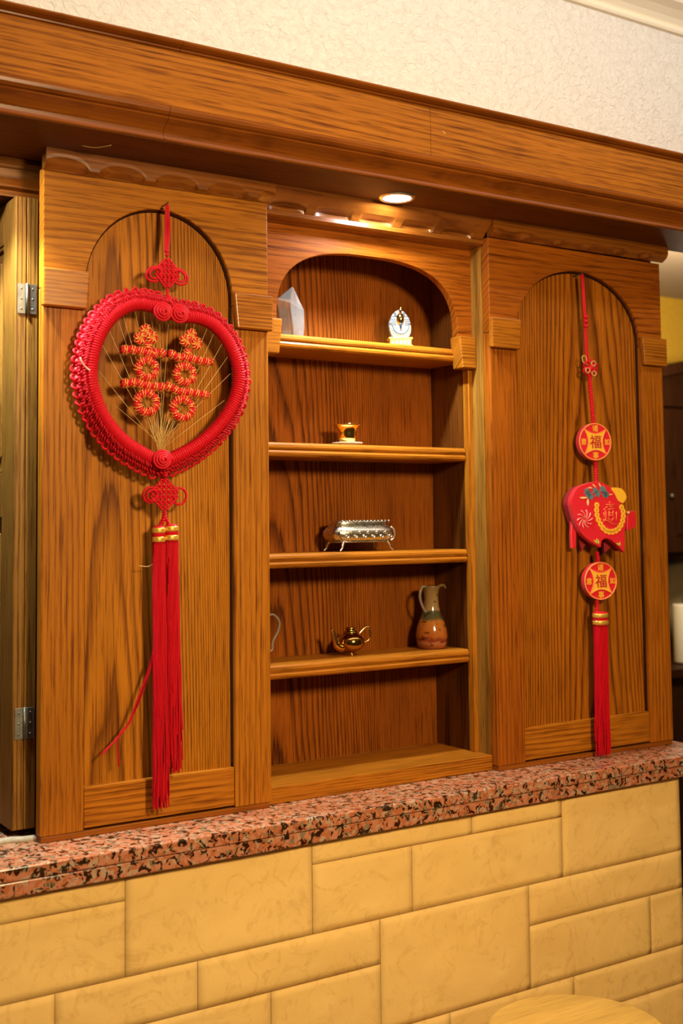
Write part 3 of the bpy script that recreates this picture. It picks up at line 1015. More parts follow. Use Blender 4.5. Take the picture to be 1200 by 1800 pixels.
for sx_ in (-1, 1):
    make('side_scroll', MB().tube(smooth([(bx0 + sx_ * 0.058, by0 - 0.0315, bz0 + 0.0485), (bx0 + sx_ * 0.0640, by0 - 0.0335, bz0 + 0.043), (bx0 + sx_ * 0.0660, by0 - 0.0340, bz0 + 0.034), (bx0 + sx_ * 0.0635, by0 - 0.0325, bz0 + 0.025), (bx0 + sx_ * 0.058, by0 - 0.0305, bz0 + 0.021)], 5), 0.0018, 8), 'silver', sb)
    for sy_ in (-1, 1):
        make('foot', MB().tube(smooth([(bx0 + sx_ * 0.052, by0 + sy_ * 0.026, bz0 + 0.0195), (bx0 + sx_ * 0.0565, by0 + sy_ * 0.028, bz0 + 0.0135), (bx0 + sx_ * 0.0580, by0 + sy_ * 0.029, bz0 + 0.007), (bx0 + sx_ * 0.0645, by0 + sy_ * 0.031, bz0 + 0.0014)], 5), 0.0026, 8, rf=lambda t: 1.5 - 0.9 * t), 'silver', sb)

# gold teapot
tx, ty, tz = 0.6760, 0.130, SHZ[3]
tp = thing('gold_teapot', (tx, ty, tz), 'tiny dark gold teapot on the lowest shelf', 'teapot')
make('pot_body', MB().lathe([(0.0120, 0.0), (0.0125, 0.0020), (0.0092, 0.0042), (0.0100, 0.0065), (0.0180, 0.0095), (0.0255, 0.0160), (0.0285, 0.0240), (0.0265, 0.0330), (0.0205, 0.0398), (0.0135, 0.0428), (0.0125, 0.0440)], (tx, ty, tz), 36), 'darkgold', tp)
make('pot_lid', MB().lathe([(0.0150, 0.0430), (0.0152, 0.0455), (0.0135, 0.0475), (0.0112, 0.0480), (0.0105, 0.0505), (0.0110, 0.0535), (0.0100, 0.0550), (0.0040, 0.0555)], (tx, ty, tz), 28), 'darkgold', tp)
make('spout', MB().tube(smooth([(tx - 0.022, ty - 0.004, tz + 0.016), (tx - 0.035, ty - 0.006, tz + 0.020), (tx - 0.040, ty - 0.007, tz + 0.034), (tx - 0.044, ty - 0.007, tz + 0.047), (tx - 0.0495, ty - 0.008, tz + 0.0535)], 5), 0.0058, 12, rf=lambda t: 1.5 - 1.0 * t), 'gold', tp)
make('handle', MB().tube(smooth([(tx + 0.018, ty - 0.003, tz + 0.041), (tx + 0.031, ty - 0.005, tz + 0.0520), (tx + 0.041, ty - 0.006, tz + 0.0525), (tx + 0.0425, ty - 0.006, tz + 0.044), (tx + 0.0435, ty - 0.006, tz + 0.036), (tx + 0.038, ty - 0.005, tz + 0.026), (tx + 0.027, ty - 0.003, tz + 0.0225)], 5), 0.0026, 8), 'gold', tp)

# sand-picture glass jug
vx, vy, vz = 0.8800, 0.132, SHZ[3]
vs = thing('sand_picture_jug', (vx, vy, vz), 'narrow-necked glass jug filled with orange and green sand bands on the lowest shelf', 'jug')
make('jug_body', MB().lathe([(0.0255, 0.0), (0.0290, 0.0025), (0.0320, 0.0120), (0.0335, 0.0260), (0.0315, 0.0420), (0.0255, 0.0590), (0.0195, 0.0740), (0.0162, 0.0880), (0.0152, 0.1020), (0.0155, 0.1140), (0.0172, 0.1220), (0.0210, 0.1280), (0.0218, 0.1300), (0.0150, 0.1290)], (vx, vy, vz), 36), 'sand', vs)
make('jug_lip', MB().tube(smooth([(vx + 0.010, vy - 0.012, vz + 0.127), (vx + 0.020, vy - 0.010, vz + 0.1305), (vx + 0.0290, vy - 0.008, vz + 0.1290), (vx + 0.0325, vy - 0.007, vz + 0.1240)], 5), 0.0035, 10, rf=lambda t: 1.1 - 0.45 * t), 'sand', vs)
make('jug_handle', MB().tube(smooth([(vx - 0.012, vy - 0.004, vz + 0.1270), (vx - 0.026, vy - 0.006, vz + 0.1290), (vx - 0.0330, vy - 0.007, vz + 0.1180), (vx - 0.0335, vy - 0.007, vz + 0.1040), (vx - 0.0270, vy - 0.006, vz + 0.0880), (vx - 0.0180, vy - 0.004, vz + 0.0760)], 6), 0.0028, 8), 'thinglass', vs)

# glass jug half hidden behind the left panel
gx, gy = 0.4655, 0.130
gj = thing('glass_jug', (gx, gy, SHZ[3]), 'small clear glass jug with curled handle half hidden at the left of the lowest shelf', 'jug')
make('jug_body', MB().lathe([(0.017, 0.0), (0.022, 0.004), (0.0245, 0.018), (0.0220, 0.034), (0.0140, 0.050), (0.0100, 0.062), (0.0120, 0.078), (0.0160, 0.088), (0.0145, 0.088), (0.0105, 0.078), (0.0085, 0.062), (0.0125, 0.050), (0.0205, 0.034), (0.0230, 0.018), (0.0200, 0.006)], (gx, gy, SHZ[3]), 28), 'glass', gj)
make('jug_handle', MB().tube(smooth([(gx + 0.013, gy, SHZ[3] + 0.085), (gx + 0.034, gy, SHZ[3] + 0.089), (gx + 0.0475, gy, SHZ[3] + 0.074), (gx + 0.0440, gy, SHZ[3] + 0.056), (gx + 0.0330, gy, SHZ[3] + 0.038), (gx + 0.0310, gy, SHZ[3] + 0.022), (gx + 0.0235, gy, SHZ[3] + 0.020)], 6), 0.0024, 8), 'thinglass', gj)

# ------------------------------------------------------------------ round wooden stool in front of the wall
sx0, sy0, sz0 = 0.812, -0.347, -0.350
stl = thing('round_stool', (sx0, sy0, FL), 'round pale wooden stool in front of the stone half wall', 'stool')
make('seat', MB().lathe([(0.10, -0.032), (0.146, -0.032), (0.151, -0.029), (0.153, -0.022), (0.153, -0.009), (0.150, -0.003), (0.144, 0.0), (0.06, 0.0)], (sx0, sy0, sz0), 72), 'pine', stl)
for k in range(4):
    an = PI / 4 + k * PI / 2
    make('leg', MB().tube([(sx0 + 0.09 * math.cos(an), sy0 + 0.09 * math.sin(an), sz0 - 0.030), (sx0 + 0.165 * math.cos(an), sy0 + 0.165 * math.sin(an), FL + 0.002)], 0.017, 12), 'pine', stl)
for k in range(4):
    a0, a1 = PI / 4 + k * PI / 2, PI / 4 + (k + 1) * PI / 2
    zz = FL + 0.26 + 0.03 * (k % 2)
    rr = 0.165 - 0.075 * ((zz - FL) / 0.72)
    make('rung', MB().tube([(sx0 + rr * math.cos(a0), sy0 + rr * math.sin(a0), zz), (sx0 + rr * math.cos(a1), sy0 + rr * math.sin(a1), zz)], 0.009, 10), 'pine', stl)

# ------------------------------------------------------------------ kitchen furniture glimpsed past the right panel
hz = thing('kitchen_hutch', (4.0, 2.05, FL), 'dark wooden kitchen hutch with arched top against the yellow wall', 'hutch')
x0, x1 = 3.05, 5.05
make('base_cabinet', MB().box(x0, x1, 1.72, 2.249, FL, -0.17), 'darkwood', hz)
make('counter_board', MB().box(x0 - 0.02, x1 + 0.02, 1.68, 2.249, -0.169, -0.130), 'darkwood', hz, bevel=0.004)
make('upper_case', MB().box(x0, x1, 1.93, 2.249, 0.34, 1.04), 'darkwood', hz)


def arc_band(zoff, th, ya):
    top = [(x0 - 0.03 + (x1 - x0 + 0.06) * k / 30, 1.06 + zoff + 0.22 * math.sin(PI * k / 30)) for k in range(31)]
    bot = [(p[0], p[1] - th) for p in top[::-1]]
    return MB().prism(top + bot, ya, 2.249)


make('arched_cornice', arc_band(0.0, 0.05, 1.84), 'darkwood', hz)
make('arched_frieze', MB().prism([(x0, 1.035)] + [(x1, 1.035)] + [(x1 - (x1 - x0) * k / 30, 1.02 + 0.02 + 0.20 * math.sin(PI * k / 30)) for k in range(31)], 1.90, 2.248), 'darkwood', hz)
for k in range(4):
    xa = x0 + 0.02 + k * 0.495
    dd = make('cabinet_door', MB().box(xa, xa + 0.475, 1.905, 1.929, 0.36, 1.02), 'darkwood', hz, bevel=0.003)
    make('door_field', MB().box(xa + 0.07, xa + 0.405, 1.897, 1.906, 0.44, 0.94), 'darkwood', dd, bevel=0.003)
    make('knob', MB().ball((xa + (0.44 if k % 2 == 0 else 0.035), 1.893, 0.62), 0.012, 10, 6), 'hinge', dd)
    d2 = make('base_door', MB().box(xa, xa + 0.475, 1.700, 1.719, FL + 0.1, -0.20), 'darkwood', hz, bevel=0.003)
    make('door_field', MB().box(xa + 0.07, xa + 0.405, 1.692, 1.701, FL + 0.18, -0.28), 'darkwood', d2, bevel=0.003)
cl = MB()
v = []
f = []
for i in range(61):
    xx = 3.10 + 1.9 * i / 60
    for j in range(2):
        v.append((xx, 2.18 + 0.016 * math.sin(i * 1.3), (-0.125, 0.335)[j]))
for i in range(60):
    f.append((2 * i, 2 * i + 2, 2 * i + 3, 2 * i + 1))
cl.add(v, f, True)
o = make('hutch_curtain', cl, 'curtain', origin=(4.0, 2.18, -0.125))
md = o.modifiers.new('thickness', 'SOLIDIFY')
md.thickness = 0.004
tag(o, 'beige cloth hanging in the open bay of the dark hutch', 'curtain')
rl = thing('paper_roll', (3.560, 1.80, -0.130), 'white paper roll standing on the counter of the dark hutch', 'paper roll')
make('roll', MB().lathe([(0.020, 0.006), (0.054, 0.006), (0.055, 0.010), (0.055, 0.255), (0.053, 0.262), (0.020, 0.262)], (3.560, 1.80, -0.130), 28), 'towel', rl)
make('stand_base', MB().lathe([(0.060, 0.0), (0.062, 0.004), (0.058, 0.0058), (0.01, 0.0058)], (3.560, 1.80, -0.130), 28), 'darkwood', rl)
make('stand_rod', MB().tube([(3.560, 1.80, -0.125), (3.560, 1.80, 0.160)], 0.008, 10), 'darkwood', rl)


# ------------------------------------------------------------------ outlines of the two hanging ornaments, (x, z) in metres
HEART_L = [(0.211, 0.863), (0.2004, 0.8707), (0.1805, 0.8735), (0.1512, 0.8748), (0.1223, 0.8637), (0.0971, 0.8398), (0.08, 0.8092), (0.0708, 0.7758), (0.0693, 0.7462), (0.0756, 0.7169), (0.088, 0.6879), (0.1068, 0.662), (0.132, 0.639), (0.1576, 0.6246), (0.1803, 0.6137), (0.1933, 0.6103)]
HEART_R = [(0.211, 0.863), (0.2221, 0.8652), (0.2406, 0.8619), (0.2679, 0.8605), (0.2956, 0.8492), (0.3201, 0.8242), (0.3369, 0.7904), (0.3409, 0.7556), (0.3318, 0.7203), (0.3123, 0.6879), (0.2843, 0.6587), (0.2534, 0.6361), (0.2231, 0.6207), (0.2032, 0.612), (0.1933, 0.6103)]
ROSETTES = [(0.1909, 0.8621), (0.2217, 0.8611), (0.1895, 0.6128)]
BARS = [[(0.1207, 0.7941), (0.1334, 0.7958), (0.1478, 0.7953), (0.164, 0.7934), (0.177, 0.7905)], [(0.177, 0.7867), (0.1811, 0.7938), (0.1901, 0.7952), (0.1984, 0.7912)], [(0.205, 0.794), (0.2133, 0.793), (0.2217, 0.7889), (0.2317, 0.7896), (0.247, 0.7883), (0.2623, 0.7862), (0.2743, 0.7847), (0.2873, 0.7858)], [(0.1215, 0.7387), (0.1334, 0.7401), (0.1462, 0.7416), (0.1591, 0.7385), (0.1721, 0.7369), (0.1851, 0.7369), (0.1966, 0.736)], [(0.1991, 0.7392), (0.2115, 0.736), (0.2215, 0.7319), (0.2333, 0.7302), (0.2468, 0.7301), (0.2604, 0.7285), (0.2801, 0.7272)], [(0.1664, 0.8096), (0.168, 0.8021), (0.168, 0.7945)], [(0.2428, 0.8036), (0.2402, 0.7964), (0.2385, 0.7901)]]
RINGS = [(0.1664, 0.7655), (0.2359, 0.7605), (0.1659, 0.7086), (0.2315, 0.7016)]
RING_R = [[0.016, 0.0144], [0.016, 0.014], [0.0175, 0.0159], [0.0176, 0.0155]]
CLOVERS = [[(0.164, 0.8315), (0.1518, 0.8153), (0.177, 0.8188)], [(0.2479, 0.8304), (0.2352, 0.8186), (0.2598, 0.8134)]]
THREADS = [(0.1164, 0.8452), (0.1259, 0.8521), (0.1484, 0.8577), (0.164, 0.859), (0.1777, 0.8566), (0.1925, 0.8517), (0.2091, 0.8484), (0.2444, 0.8514), (0.2598, 0.8511), (0.2839, 0.8453), (0.296, 0.8352), (0.3117, 0.8174), (0.3222, 0.7943), (0.3273, 0.7645), (0.3147, 0.7164), (0.1134, 0.698), (0.1007, 0.8259), (0.0882, 0.801), (0.0852, 0.7531)]
GATHER = (0.1922, 0.6361)
CORD_TOP = [(0.2096, 1.0568), (0.2095, 0.9753), (0.2105, 0.9635)]
KNOT_UP = [(0.207, 0.9612), (0.2069, 0.9061), (0.1735, 0.932), (0.2464, 0.9299), (0.2069, 0.9336)]
KNOT_LO = [(0.2001, 0.5856), (0.2, 0.5282), (0.162, 0.5548), (0.2431, 0.5532), (0.2011, 0.5559)]
LINK = [(0.2069, 0.9061), (0.2069, 0.8845), (0.2022, 0.601), (0.2021, 0.5856), (0.202, 0.5282), (0.201, 0.5024)]
TASSEL_L = [(0.1825, 0.5017), (0.2043, 0.5034), (0.2053, 0.5015), (0.2284, 0.5051), (0.1933, 0.0342), (0.217, 0.0887), (0.2022, 0.4881), (0.1832, 0.1224), (0.2326, 0.1168)]
STRAY = [[(0.1866, 0.2895), (0.1774, 0.2621), (0.1601, 0.2215), (0.1371, 0.1728), (0.093, 0.1319)], [(0.1866, 0.282), (0.1652, 0.2238), (0.1431, 0.1796), (0.1233, 0.1559), (0.1243, 0.1119)], [(0.1867, 0.4388), (0.1775, 0.4353), (0.1622, 0.4367)]]
WHITE_BIT = [(0.0462, 0.7751), (0.0519, 0.7635), (0.0625, 0.7549)]
R_CORD = [(1.1908, 1.0379), (1.1959, 0.9412), (1.1984, 0.8669), (1.2038, 0.8301), (1.2084, 0.7685), (1.2131, 0.7095), (1.2154, 0.6333), (1.217, 0.5842), (1.2134, 0.4377), (1.2158, 0.4109), (1.2097, 0.3349), (1.2087, 0.3072)]
R_KNOT = (1.2039, 0.8326)
COINS = [(1.2109, 0.6737), (1.2163, 0.3757)]
COIN_R = [[0.0474, 0.04], [0.0505, 0.04]]
PIG = [(1.1994, 0.5875), (1.1704, 0.5832), (1.1437, 0.5749), (1.1291, 0.5613), (1.1214, 0.5429), (1.1247, 0.527), (1.1326, 0.5047), (1.1429, 0.4871), (1.1555, 0.4726), (1.1771, 0.4595), (1.2044, 0.447), (1.2087, 0.4622), (1.2197, 0.4669), (1.2354, 0.4634), (1.2487, 0.455), (1.2743, 0.4358), (1.2776, 0.4611), (1.2776, 0.4807), (1.2819, 0.4954), (1.2834, 0.5102), (1.2813, 0.5266), (1.2725, 0.5382), (1.2636, 0.5463), (1.2527, 0.5611), (1.2418, 0.5733), (1.2239, 0.5821)]
PIG_EAR = [(1.2402, 0.5735), (1.2654, 0.5737), (1.2767, 0.568), (1.2846, 0.5562), (1.2817, 0.5488), (1.2729, 0.5414), (1.2598, 0.5466), (1.2511, 0.5594)]
SNOUT = [(1.2921, 0.5169), (1.3028, 0.5235), (1.3182, 0.5254), (1.3218, 0.5101), (1.3207, 0.4935), (1.3072, 0.4857), (1.2896, 0.4814)]
TAIL = [(1.1517, 0.5404), (1.1403, 0.5275), (1.1357, 0.5066), (1.1331, 0.4761), (1.1336, 0.4449), (1.1477, 0.447), (1.1496, 0.4791), (1.1553, 0.5049), (1.1577, 0.5242)]
BACKLEGS = [[(1.1539, 0.4952), (1.1696, 0.4385), (1.1811, 0.4528), (1.2083, 0.4621), (1.1823, 0.4852)], [(1.2355, 0.4649), (1.2362, 0.4338), (1.2588, 0.4481), (1.2789, 0.4609)]]
CHAIN = [(1.1964, 0.5373), (1.1954, 0.5268), (1.1961, 0.5164), (1.1997, 0.5062), (1.2057, 0.4969), (1.213, 0.4888), (1.2213, 0.483), (1.2309, 0.4805), (1.2409, 0.4804), (1.2508, 0.4827), (1.2596, 0.4875), (1.2668, 0.4947), (1.2718, 0.5037), (1.2744, 0.5135), (1.2741, 0.5234), (1.2699, 0.5324)]
SWIRL = (1.16, 0.5077)
SWIRL_R = 0.0232
LEAVES = [[(1.1462, 0.5533), (1.1572, 0.555), (1.1704, 0.5534), (1.1571, 0.551)], [(1.1703, 0.551), (1.1733, 0.543), (1.1702, 0.5357), (1.1673, 0.543)], [(1.1666, 0.5727), (1.1778, 0.576), (1.1843, 0.5728), (1.1755, 0.5732)], [(1.1836, 0.5825), (1.1913, 0.5801), (1.1951, 0.5745), (1.1889, 0.5777)], [(1.2026, 0.5851), (1.2081, 0.5811), (1.2101, 0.5746), (1.2057, 0.5786)], [(1.2113, 0.5762), (1.2202, 0.5755), (1.2155, 0.5698)], [(1.2287, 0.5609), (1.2446, 0.5607), (1.2343, 0.5585)]]
FLOWERS = [(1.1717, 0.5606), (1.193, 0.568), (1.2144, 0.5714), (1.222, 0.5617), (1.1995, 0.5616), (1.1793, 0.5558), (1.1686, 0.5663), (1.2241, 0.5593)]
GLYPH = [[(1.2338, 0.5455), (1.2347, 0.5398)], [(1.2234, 0.5381), (1.2484, 0.5389)], [(1.2209, 0.5316), (1.2277, 0.5341)], [(1.2323, 0.5341), (1.2459, 0.5349)], [(1.2275, 0.5284), (1.248, 0.53)], [(1.2207, 0.5268), (1.2226, 0.517), (1.2199, 0.5057), (1.2131, 0.5025)], [(1.2319, 0.5251), (1.2302, 0.5105)], [(1.2433, 0.5259), (1.2428, 0.5121)], [(1.2317, 0.5202), (1.2431, 0.521)], [(1.2304, 0.5154), (1.2429, 0.5161)], [(1.2268, 0.5097), (1.2357, 0.504)], [(1.245, 0.5104), (1.2379, 0.504)], [(1.2499, 0.5202), (1.2567, 0.5177)], [(1.2535, 0.5234), (1.2527, 0.5038)], [(1.2132, 0.5066), (1.2266, 0.504), (1.2377, 0.4975), (1.2558, 0.4953)], [(1.216, 0.5219), (1.2178, 0.5106)], [(1.2186, 0.53), (1.2166, 0.5268)]]
FINS = [[(1.1827, 0.4642), (1.1915, 0.4617), (1.1979, 0.4551), (1.1891, 0.4577)], [(1.1939, 0.4673), (1.1959, 0.4608), (1.1946, 0.456), (1.1914, 0.4609)], [(1.1983, 0.4648), (1.2007, 0.4591), (1.199, 0.4543), (1.1962, 0.4584)], [(1.2498, 0.4566), (1.2589, 0.4549), (1.2644, 0.4499), (1.2542, 0.4525)], [(1.2613, 0.4589), (1.2639, 0.454), (1.2628, 0.4499), (1.2593, 0.454)]]
TASSEL_R = [(1.1971, 0.3099), (1.2375, 0.3103), (1.1943, 0.0007), (1.2378, -0.0007), (1.2168, 0.298)]
K_EYE = (1.2921, 0.5209)



def P3(p, y):
    return Vector((p[0], y, p[1]))


def braid(mb_list, path, r, cord, pitch, nst, seg=6, closed=False, hand=1, bump=0.0):
    """nst twisted strands round a path; strand k goes into mb_list[k % len]"""
    path = resample(path, pitch / 8.0, closed)
    n = len(path)
    fr = frames(path, closed)
    L = n * pitch / 8.0
    turns = L / pitch
    if closed:
        turns = round(turns)
    for k in range(nst):
        pts = []
        for i, p in enumerate(path):
            t, a_, b_ = fr[i]
            an = 2 * PI * (hand * turns * i / n + k / nst)
            rm = r * (1.0 - bump + 2.0 * bump * abs(math.sin(PI * i * pitch / 8.0 / 0.0135))) if bump else r
            pts.append(p + a_ * (rm * 0.75 * math.cos(an)) + b_ * (rm * math.sin(an)))
        mb_list[k % len(mb_list)].tube(pts, cord[k % len(cord)], seg, closed)


def endless_knot(parent, c, y, hw, hh, cord=0.0021, n=6, tight=0.9):
    """woven diamond with two side ears"""
    kn = MB()
    for fam in (0, 1):
        for i in range(n):
            p = -1 + 2 * (i + 0.5) / n
            pts = []
            m = 26
            for k in range(m + 1):
                q = (-1 + 2 * k / m)
                wv = math.cos((q + 1) * n * PI / 2 + PI * (i % 2) + (PI if fam else 0))
                a_, b_ = (p, q) if fam == 0 else (q, p)
                pts.append((c[0] + (a_ - b_) * hw / 2, y - cord * 0.75 * wv, c[1] + (a_ + b_) * hh / 2))
            kn.tube(pts, cord, 6)
    for fam in (0, 1):
        for sgn in (-1, 1):
            for i in range(n - 1):
                p = -1 + 2 * (i + 1.0) / n
                pts = []
                for k in range(9):
                    th = PI * k / 8
                    pp, qq = p - math.cos(th) / n, sgn * (1 + 0.9 * math.sin(th) / n)
                    a_, b_ = (pp, qq) if fam == 0 else (qq, pp)
                    pts.append((c[0] + (a_ - b_) * hw / 2, y, c[1] + (a_ + b_) * hh / 2))
                kn.tube(pts, cord * 0.9, 6)
    return make('endless_knot', kn, 'red', parent)


def loop_ear(parent, c, y, rx, rz, ang, cord=0.0022, name='knot_loop'):
    pts = []
    ca, sa = math.cos(ang), math.sin(ang)
    for k in range(25):
        t = 2 * PI * k / 24
        ex, ez = rx * math.cos(t), rz * math.sin(t)
        pts.append((c[0] + ex * ca - ez * sa, y - 0.002 * math.sin(t), c[1] + ex * sa + ez * ca))
    return make(name, MB().tube(pts[:-1], cord, 7, closed=True), 'red', parent)


def tassel(parent, xa, xb, zt, zend, y, nst, spread, seed):
    rn = random.Random(seed)
    cx_, r = (xa + xb) / 2, (xb - xa) / 2
    cap = make('tassel_cap', MB().lathe([(r * 0.98, -0.030), (r * 1.0, -0.004), (r * 0.96, 0.0), (r * 0.5, 0.0015)], (cx_, y, zt), 24, 1.0, 0.75), 'red', parent)
    for dz in (-0.0065, -0.0215):
        make('gold_band', MB().lathe([(r * 0.9, dz - 0.0042), (r * 1.035, dz - 0.0042), (r * 1.05, dz - 0.002), (r * 1.05, dz + 0.002), (r * 1.035, dz + 0.0042), (r * 0.9, dz + 0.0042)], (cx_, y, zt), 24, 1.0, 0.77), 'goldband', cap)
    st = MB()
    for i in range(nst):
        t = 2 * PI * i / nst * 2.0
        q = (1.0 if i < nst * 0.62 else math.sqrt(rn.random()))
        ox, oy = r * 0.93 * q * math.cos(t), r * 0.62 * q * math.sin(t)
        e = zend + (rn.random() ** 2) * 0.075
        drift = rn.uniform(-1, 1) * 0.0035
        lean = spread
        m = 12
        pts = []
        for k in range(m + 1):
            s_ = k / m
            z = zt - 0.028 + (e - zt + 0.028) * s_
            yy = y + oy * (1 - 0.25 * s_)
            pts.append((cx_ + ox * (1 + 0.10 * s_) + drift * s_ * s_ + lean * s_ + 0.0006 * math.sin(k * 1.7 + i), yy, z))
        st.tube(pts, 0.00125, 4, cap=False)
    make('tassel_strands', st, 'tassel', parent, kind='stuff')
    make('tassel_core', MB().lathe([(r * 0.55, zend + 0.10 - zt), (r * 0.85, zend + 0.16 - zt), (r * 0.88, -0.028)], (cx_ + spread * 0.4, y, zt), 16, 1.0, 0.65), 'tassel', parent)


# ------------------------------------------------------------------ red heart ornament on the left panel
HY = -0.034
hr = thing('heart_ornament', (CORD_TOP[0][0], 0.0, CORD_TOP[0][1]), 'red knotted heart wall ornament with a double happiness sign and long tassel', 'ornament')
hp = make('nail', MB().tube([(CORD_TOP[0][0], 0.010, CORD_TOP[0][1] - 0.002), (CORD_TOP[0][0] + 0.003, -0.022, CORD_TOP[0][1] + 0.002)], 0.0010, 8), 'black', hr)
nx_, nz_ = CORD_TOP[0][0] + 0.002, CORD_TOP[0][1] - 0.001
kx, kz = KNOT_UP[0]
for dx in (-0.0045, -0.0015, 0.0018, 0.0048):
    make('hanging_cord', MB().tube(smooth([(nx_ + dx * 0.4, -0.019, nz_), (nx_ + dx * 0.9, -0.0205, nz_ - 0.04), (kx + dx * 0.55, -0.026, kz + 0.012)], 8), 0.0014, 6), 'red', hr)
make('cord_bead', MB().ball((kx, -0.028, kz + 0.011), 0.0045, 10, 6).ball((kx, -0.029, kz + 0.004), 0.0038, 10, 6), 'red', hr)
kc = KNOT_UP[4]
endless_knot(hr, (kc[0], kc[1]), -0.030, 0.0225, 0.0255)
for sgn, an in ((-1, 0.35), (1, -0.45)):
    loop_ear(hr, (kc[0] + sgn * 0.0225, kc[1] - 0.004), -0.029, 0.0165, 0.0120, an)
    loop_ear(hr, (kc[0] + sgn * 0.0215, kc[1] - 0.003), -0.031, 0.0120, 0.0082, an, 0.0020)
mbs = [MB()]
braid(mbs, [P3(LINK[0], -0.030), P3(LINK[1], -0.032), Vector((0.2069, -0.033, 0.868))], 0.0018, [0.0016], 0.008, 2)
make('link_cord', mbs[0], 'red', hr)
loop_ear(hr, (0.2068, 0.8815), -0.034, 0.005, 0.005, 0, 0.0014)

loop = [P3(p, HY) for p in HEART_L] + [P3(p, HY) for p in HEART_R[::-1][1:-1]]
loop = resample(smooth(loop, 10, True), 0.00092, True)
cen = sum(loop, Vector()) / len(loop)
NL = len(loop)
make('heart_ring', MB().tube(loop, 0.0125, 12, True, rf=lambda t: 1.0 - 0.19 * abs(math.cos(PI * (t * (NL - 1)) / 4.6)) ** 2), 'red', hr, label='thick heart hoop wound with red cord')


def outward(i, path):
    n = len(path)
    t = (path[(i + 12) % n] - path[(i - 12) % n]).normalized()
    nrm = Vector((t.z, 0, -t.x))
    if nrm.dot(path[i] - cen) < 0:
        nrm = -nrm
    return nrm


nor = [outward(i, loop) for i in range(NL)]
# lace band behind the hoop
for (d, y, r, ph_) in ((0.0125, 0.006, 0.0062, 0.0), (0.0185, 0.012, 0.0056, 2.0)):
    bp2 = [loop[i] + nor[i] * d + Vector((0, y, 0)) for i in range(0, NL, 2)]
    make('lace_band', MB().tube(bp2, r, 8, True, rf=lambda t, q=ph_: 1.0 + 0.30 * math.sin(t * len(bp2) * 0.95 + q)), 'redlace', hr)
# small crossing stitches in the lace
stm = MB()
for i in range(0, NL, 5):
    for d, y in ((0.010, -0.006), (0.0165, 0.003)):
        p = loop[i] + nor[i] * (d + 0.0012 * math.sin(i * 2.1)) + Vector((0, y, 0))
        q = loop[(i + 5) % NL] + nor[(i + 5) % NL] * (d + 0.0055) + Vector((0, y + 0.001, 0))
        stm.tube([p, (p + q) / 2 + Vector((0, -0.0022, 0)), q], 0.0014, 5)
make('lace_stitches', stm, 'redlace', hr, kind='stuff')
lp = MB()
lp.tube([(0.0068 * math.cos(2 * PI * k / 16), -0.0016 * math.sin(2 * PI * k / 8), 0.0058 * math.sin(2 * PI * k / 16)) for k in range(16)], 0.0024, 6, True)
first = None
step = NL // 66
for i in range(0, NL - step // 2, step):
    p = loop[i] + nor[i] * 0.0222 + Vector((0, 0.013, 0))
    an = math.atan2(nor[i].z, nor[i].x)
    if first is None:
        org = ORIG[hr.name]
        m2 = MB()
        m2.v = [(a_ + org.x, b_ + org.y, c_ + org.z) for a_, b_, c_ in lp.v]
        m2.f, m2.sm = lp.f, lp.sm
        first = make('cord_loop', m2, 'redlace', hr)
        cobj = first
    else:
        cobj = copy_part(first, hr)
    cobj.location = p - ORIG[hr.name]
    cobj.rotation_euler = (random.uniform(-0.35, 0.35), -an + random.uniform(-0.2, 0.2), random.uniform(-0.4, 0.4))
make('pale_cord_end', MB().tube(smooth([P3(p, -0.047) for p in WHITE_BIT], 5), 0.0015, 6), 'pinkbit', hr, label='pale loose cord end')
# rosettes
for ri, (rx_, rz_) in enumerate(ROSETTES):
    ro = MB()
    y = -0.046
    pts = []
    for k in range(90):
        t = k / 89
        an = t * 2 * PI * 3.6
        r = 0.0135 * (1 - t) + 0.0022
        pts.append((rx_ + r * math.cos(an) * 1.12, y - 0.010 * t, rz_ + r * math.sin(an) * 1.05))
    ro.tube(pts, 0.0025, 7)
    ro.ball((rx_, y + 0.001, rz_), 0.0125, 14, 8, (1.1, 0.7, 1.05))
    make('rosette', ro, 'red', hr)

# double happiness sign of red and gold braid
def sign_braid(path, name, closed=False, r=0.0036):
    A_, B_ = MB(), MB()
    braid([A_], path, r, [r * 0.58], 0.0125, 4, 6, closed, 1, 0.22)
    o_ = make(name, A_, 'red', hr)
    braid([B_], path, r * 1.48, [0.00085], 0.0125, 3, 5, closed, -1, 0.22)
    braid([B_], path, r * 1.45, [0.00070], 0.0125, 2, 5, closed, 1, 0.22)
    make('gold_twist', B_, 'goldthread', o_)
    return o_


SY = -0.036
for b_ in BARS:
    sign_braid(smooth([P3(p, SY) for p in b_], 6), 'braided_bar', r=0.0048)
for (c_, rr) in zip(RINGS, RING_R):
    sign_braid([Vector((c_[0] + rr[0] * 0.97 * math.cos(2 * PI * k / 40), SY, c_[1] + rr[1] * 1.02 * math.sin(2 * PI * k / 40))) for k in range(40)], 'braided_ring', True, r=0.0047)
for tri in CLOVERS:
    mx = sum(p[0] for p in tri) / 3
    mz = sum(p[1] for p in tri) / 3
    for p in tri:
        c2 = (p[0] * 0.85 + mx * 0.15, p[1] * 0.85 + mz * 0.15)
        sign_braid([Vector((c2[0] + 0.0062 * math.cos(2 * PI * k / 20), SY - 0.001, c2[1] + 0.0062 * math.sin(2 * PI * k / 20))) for k in range(20)], 'clover_loop', True, r=0.0033)
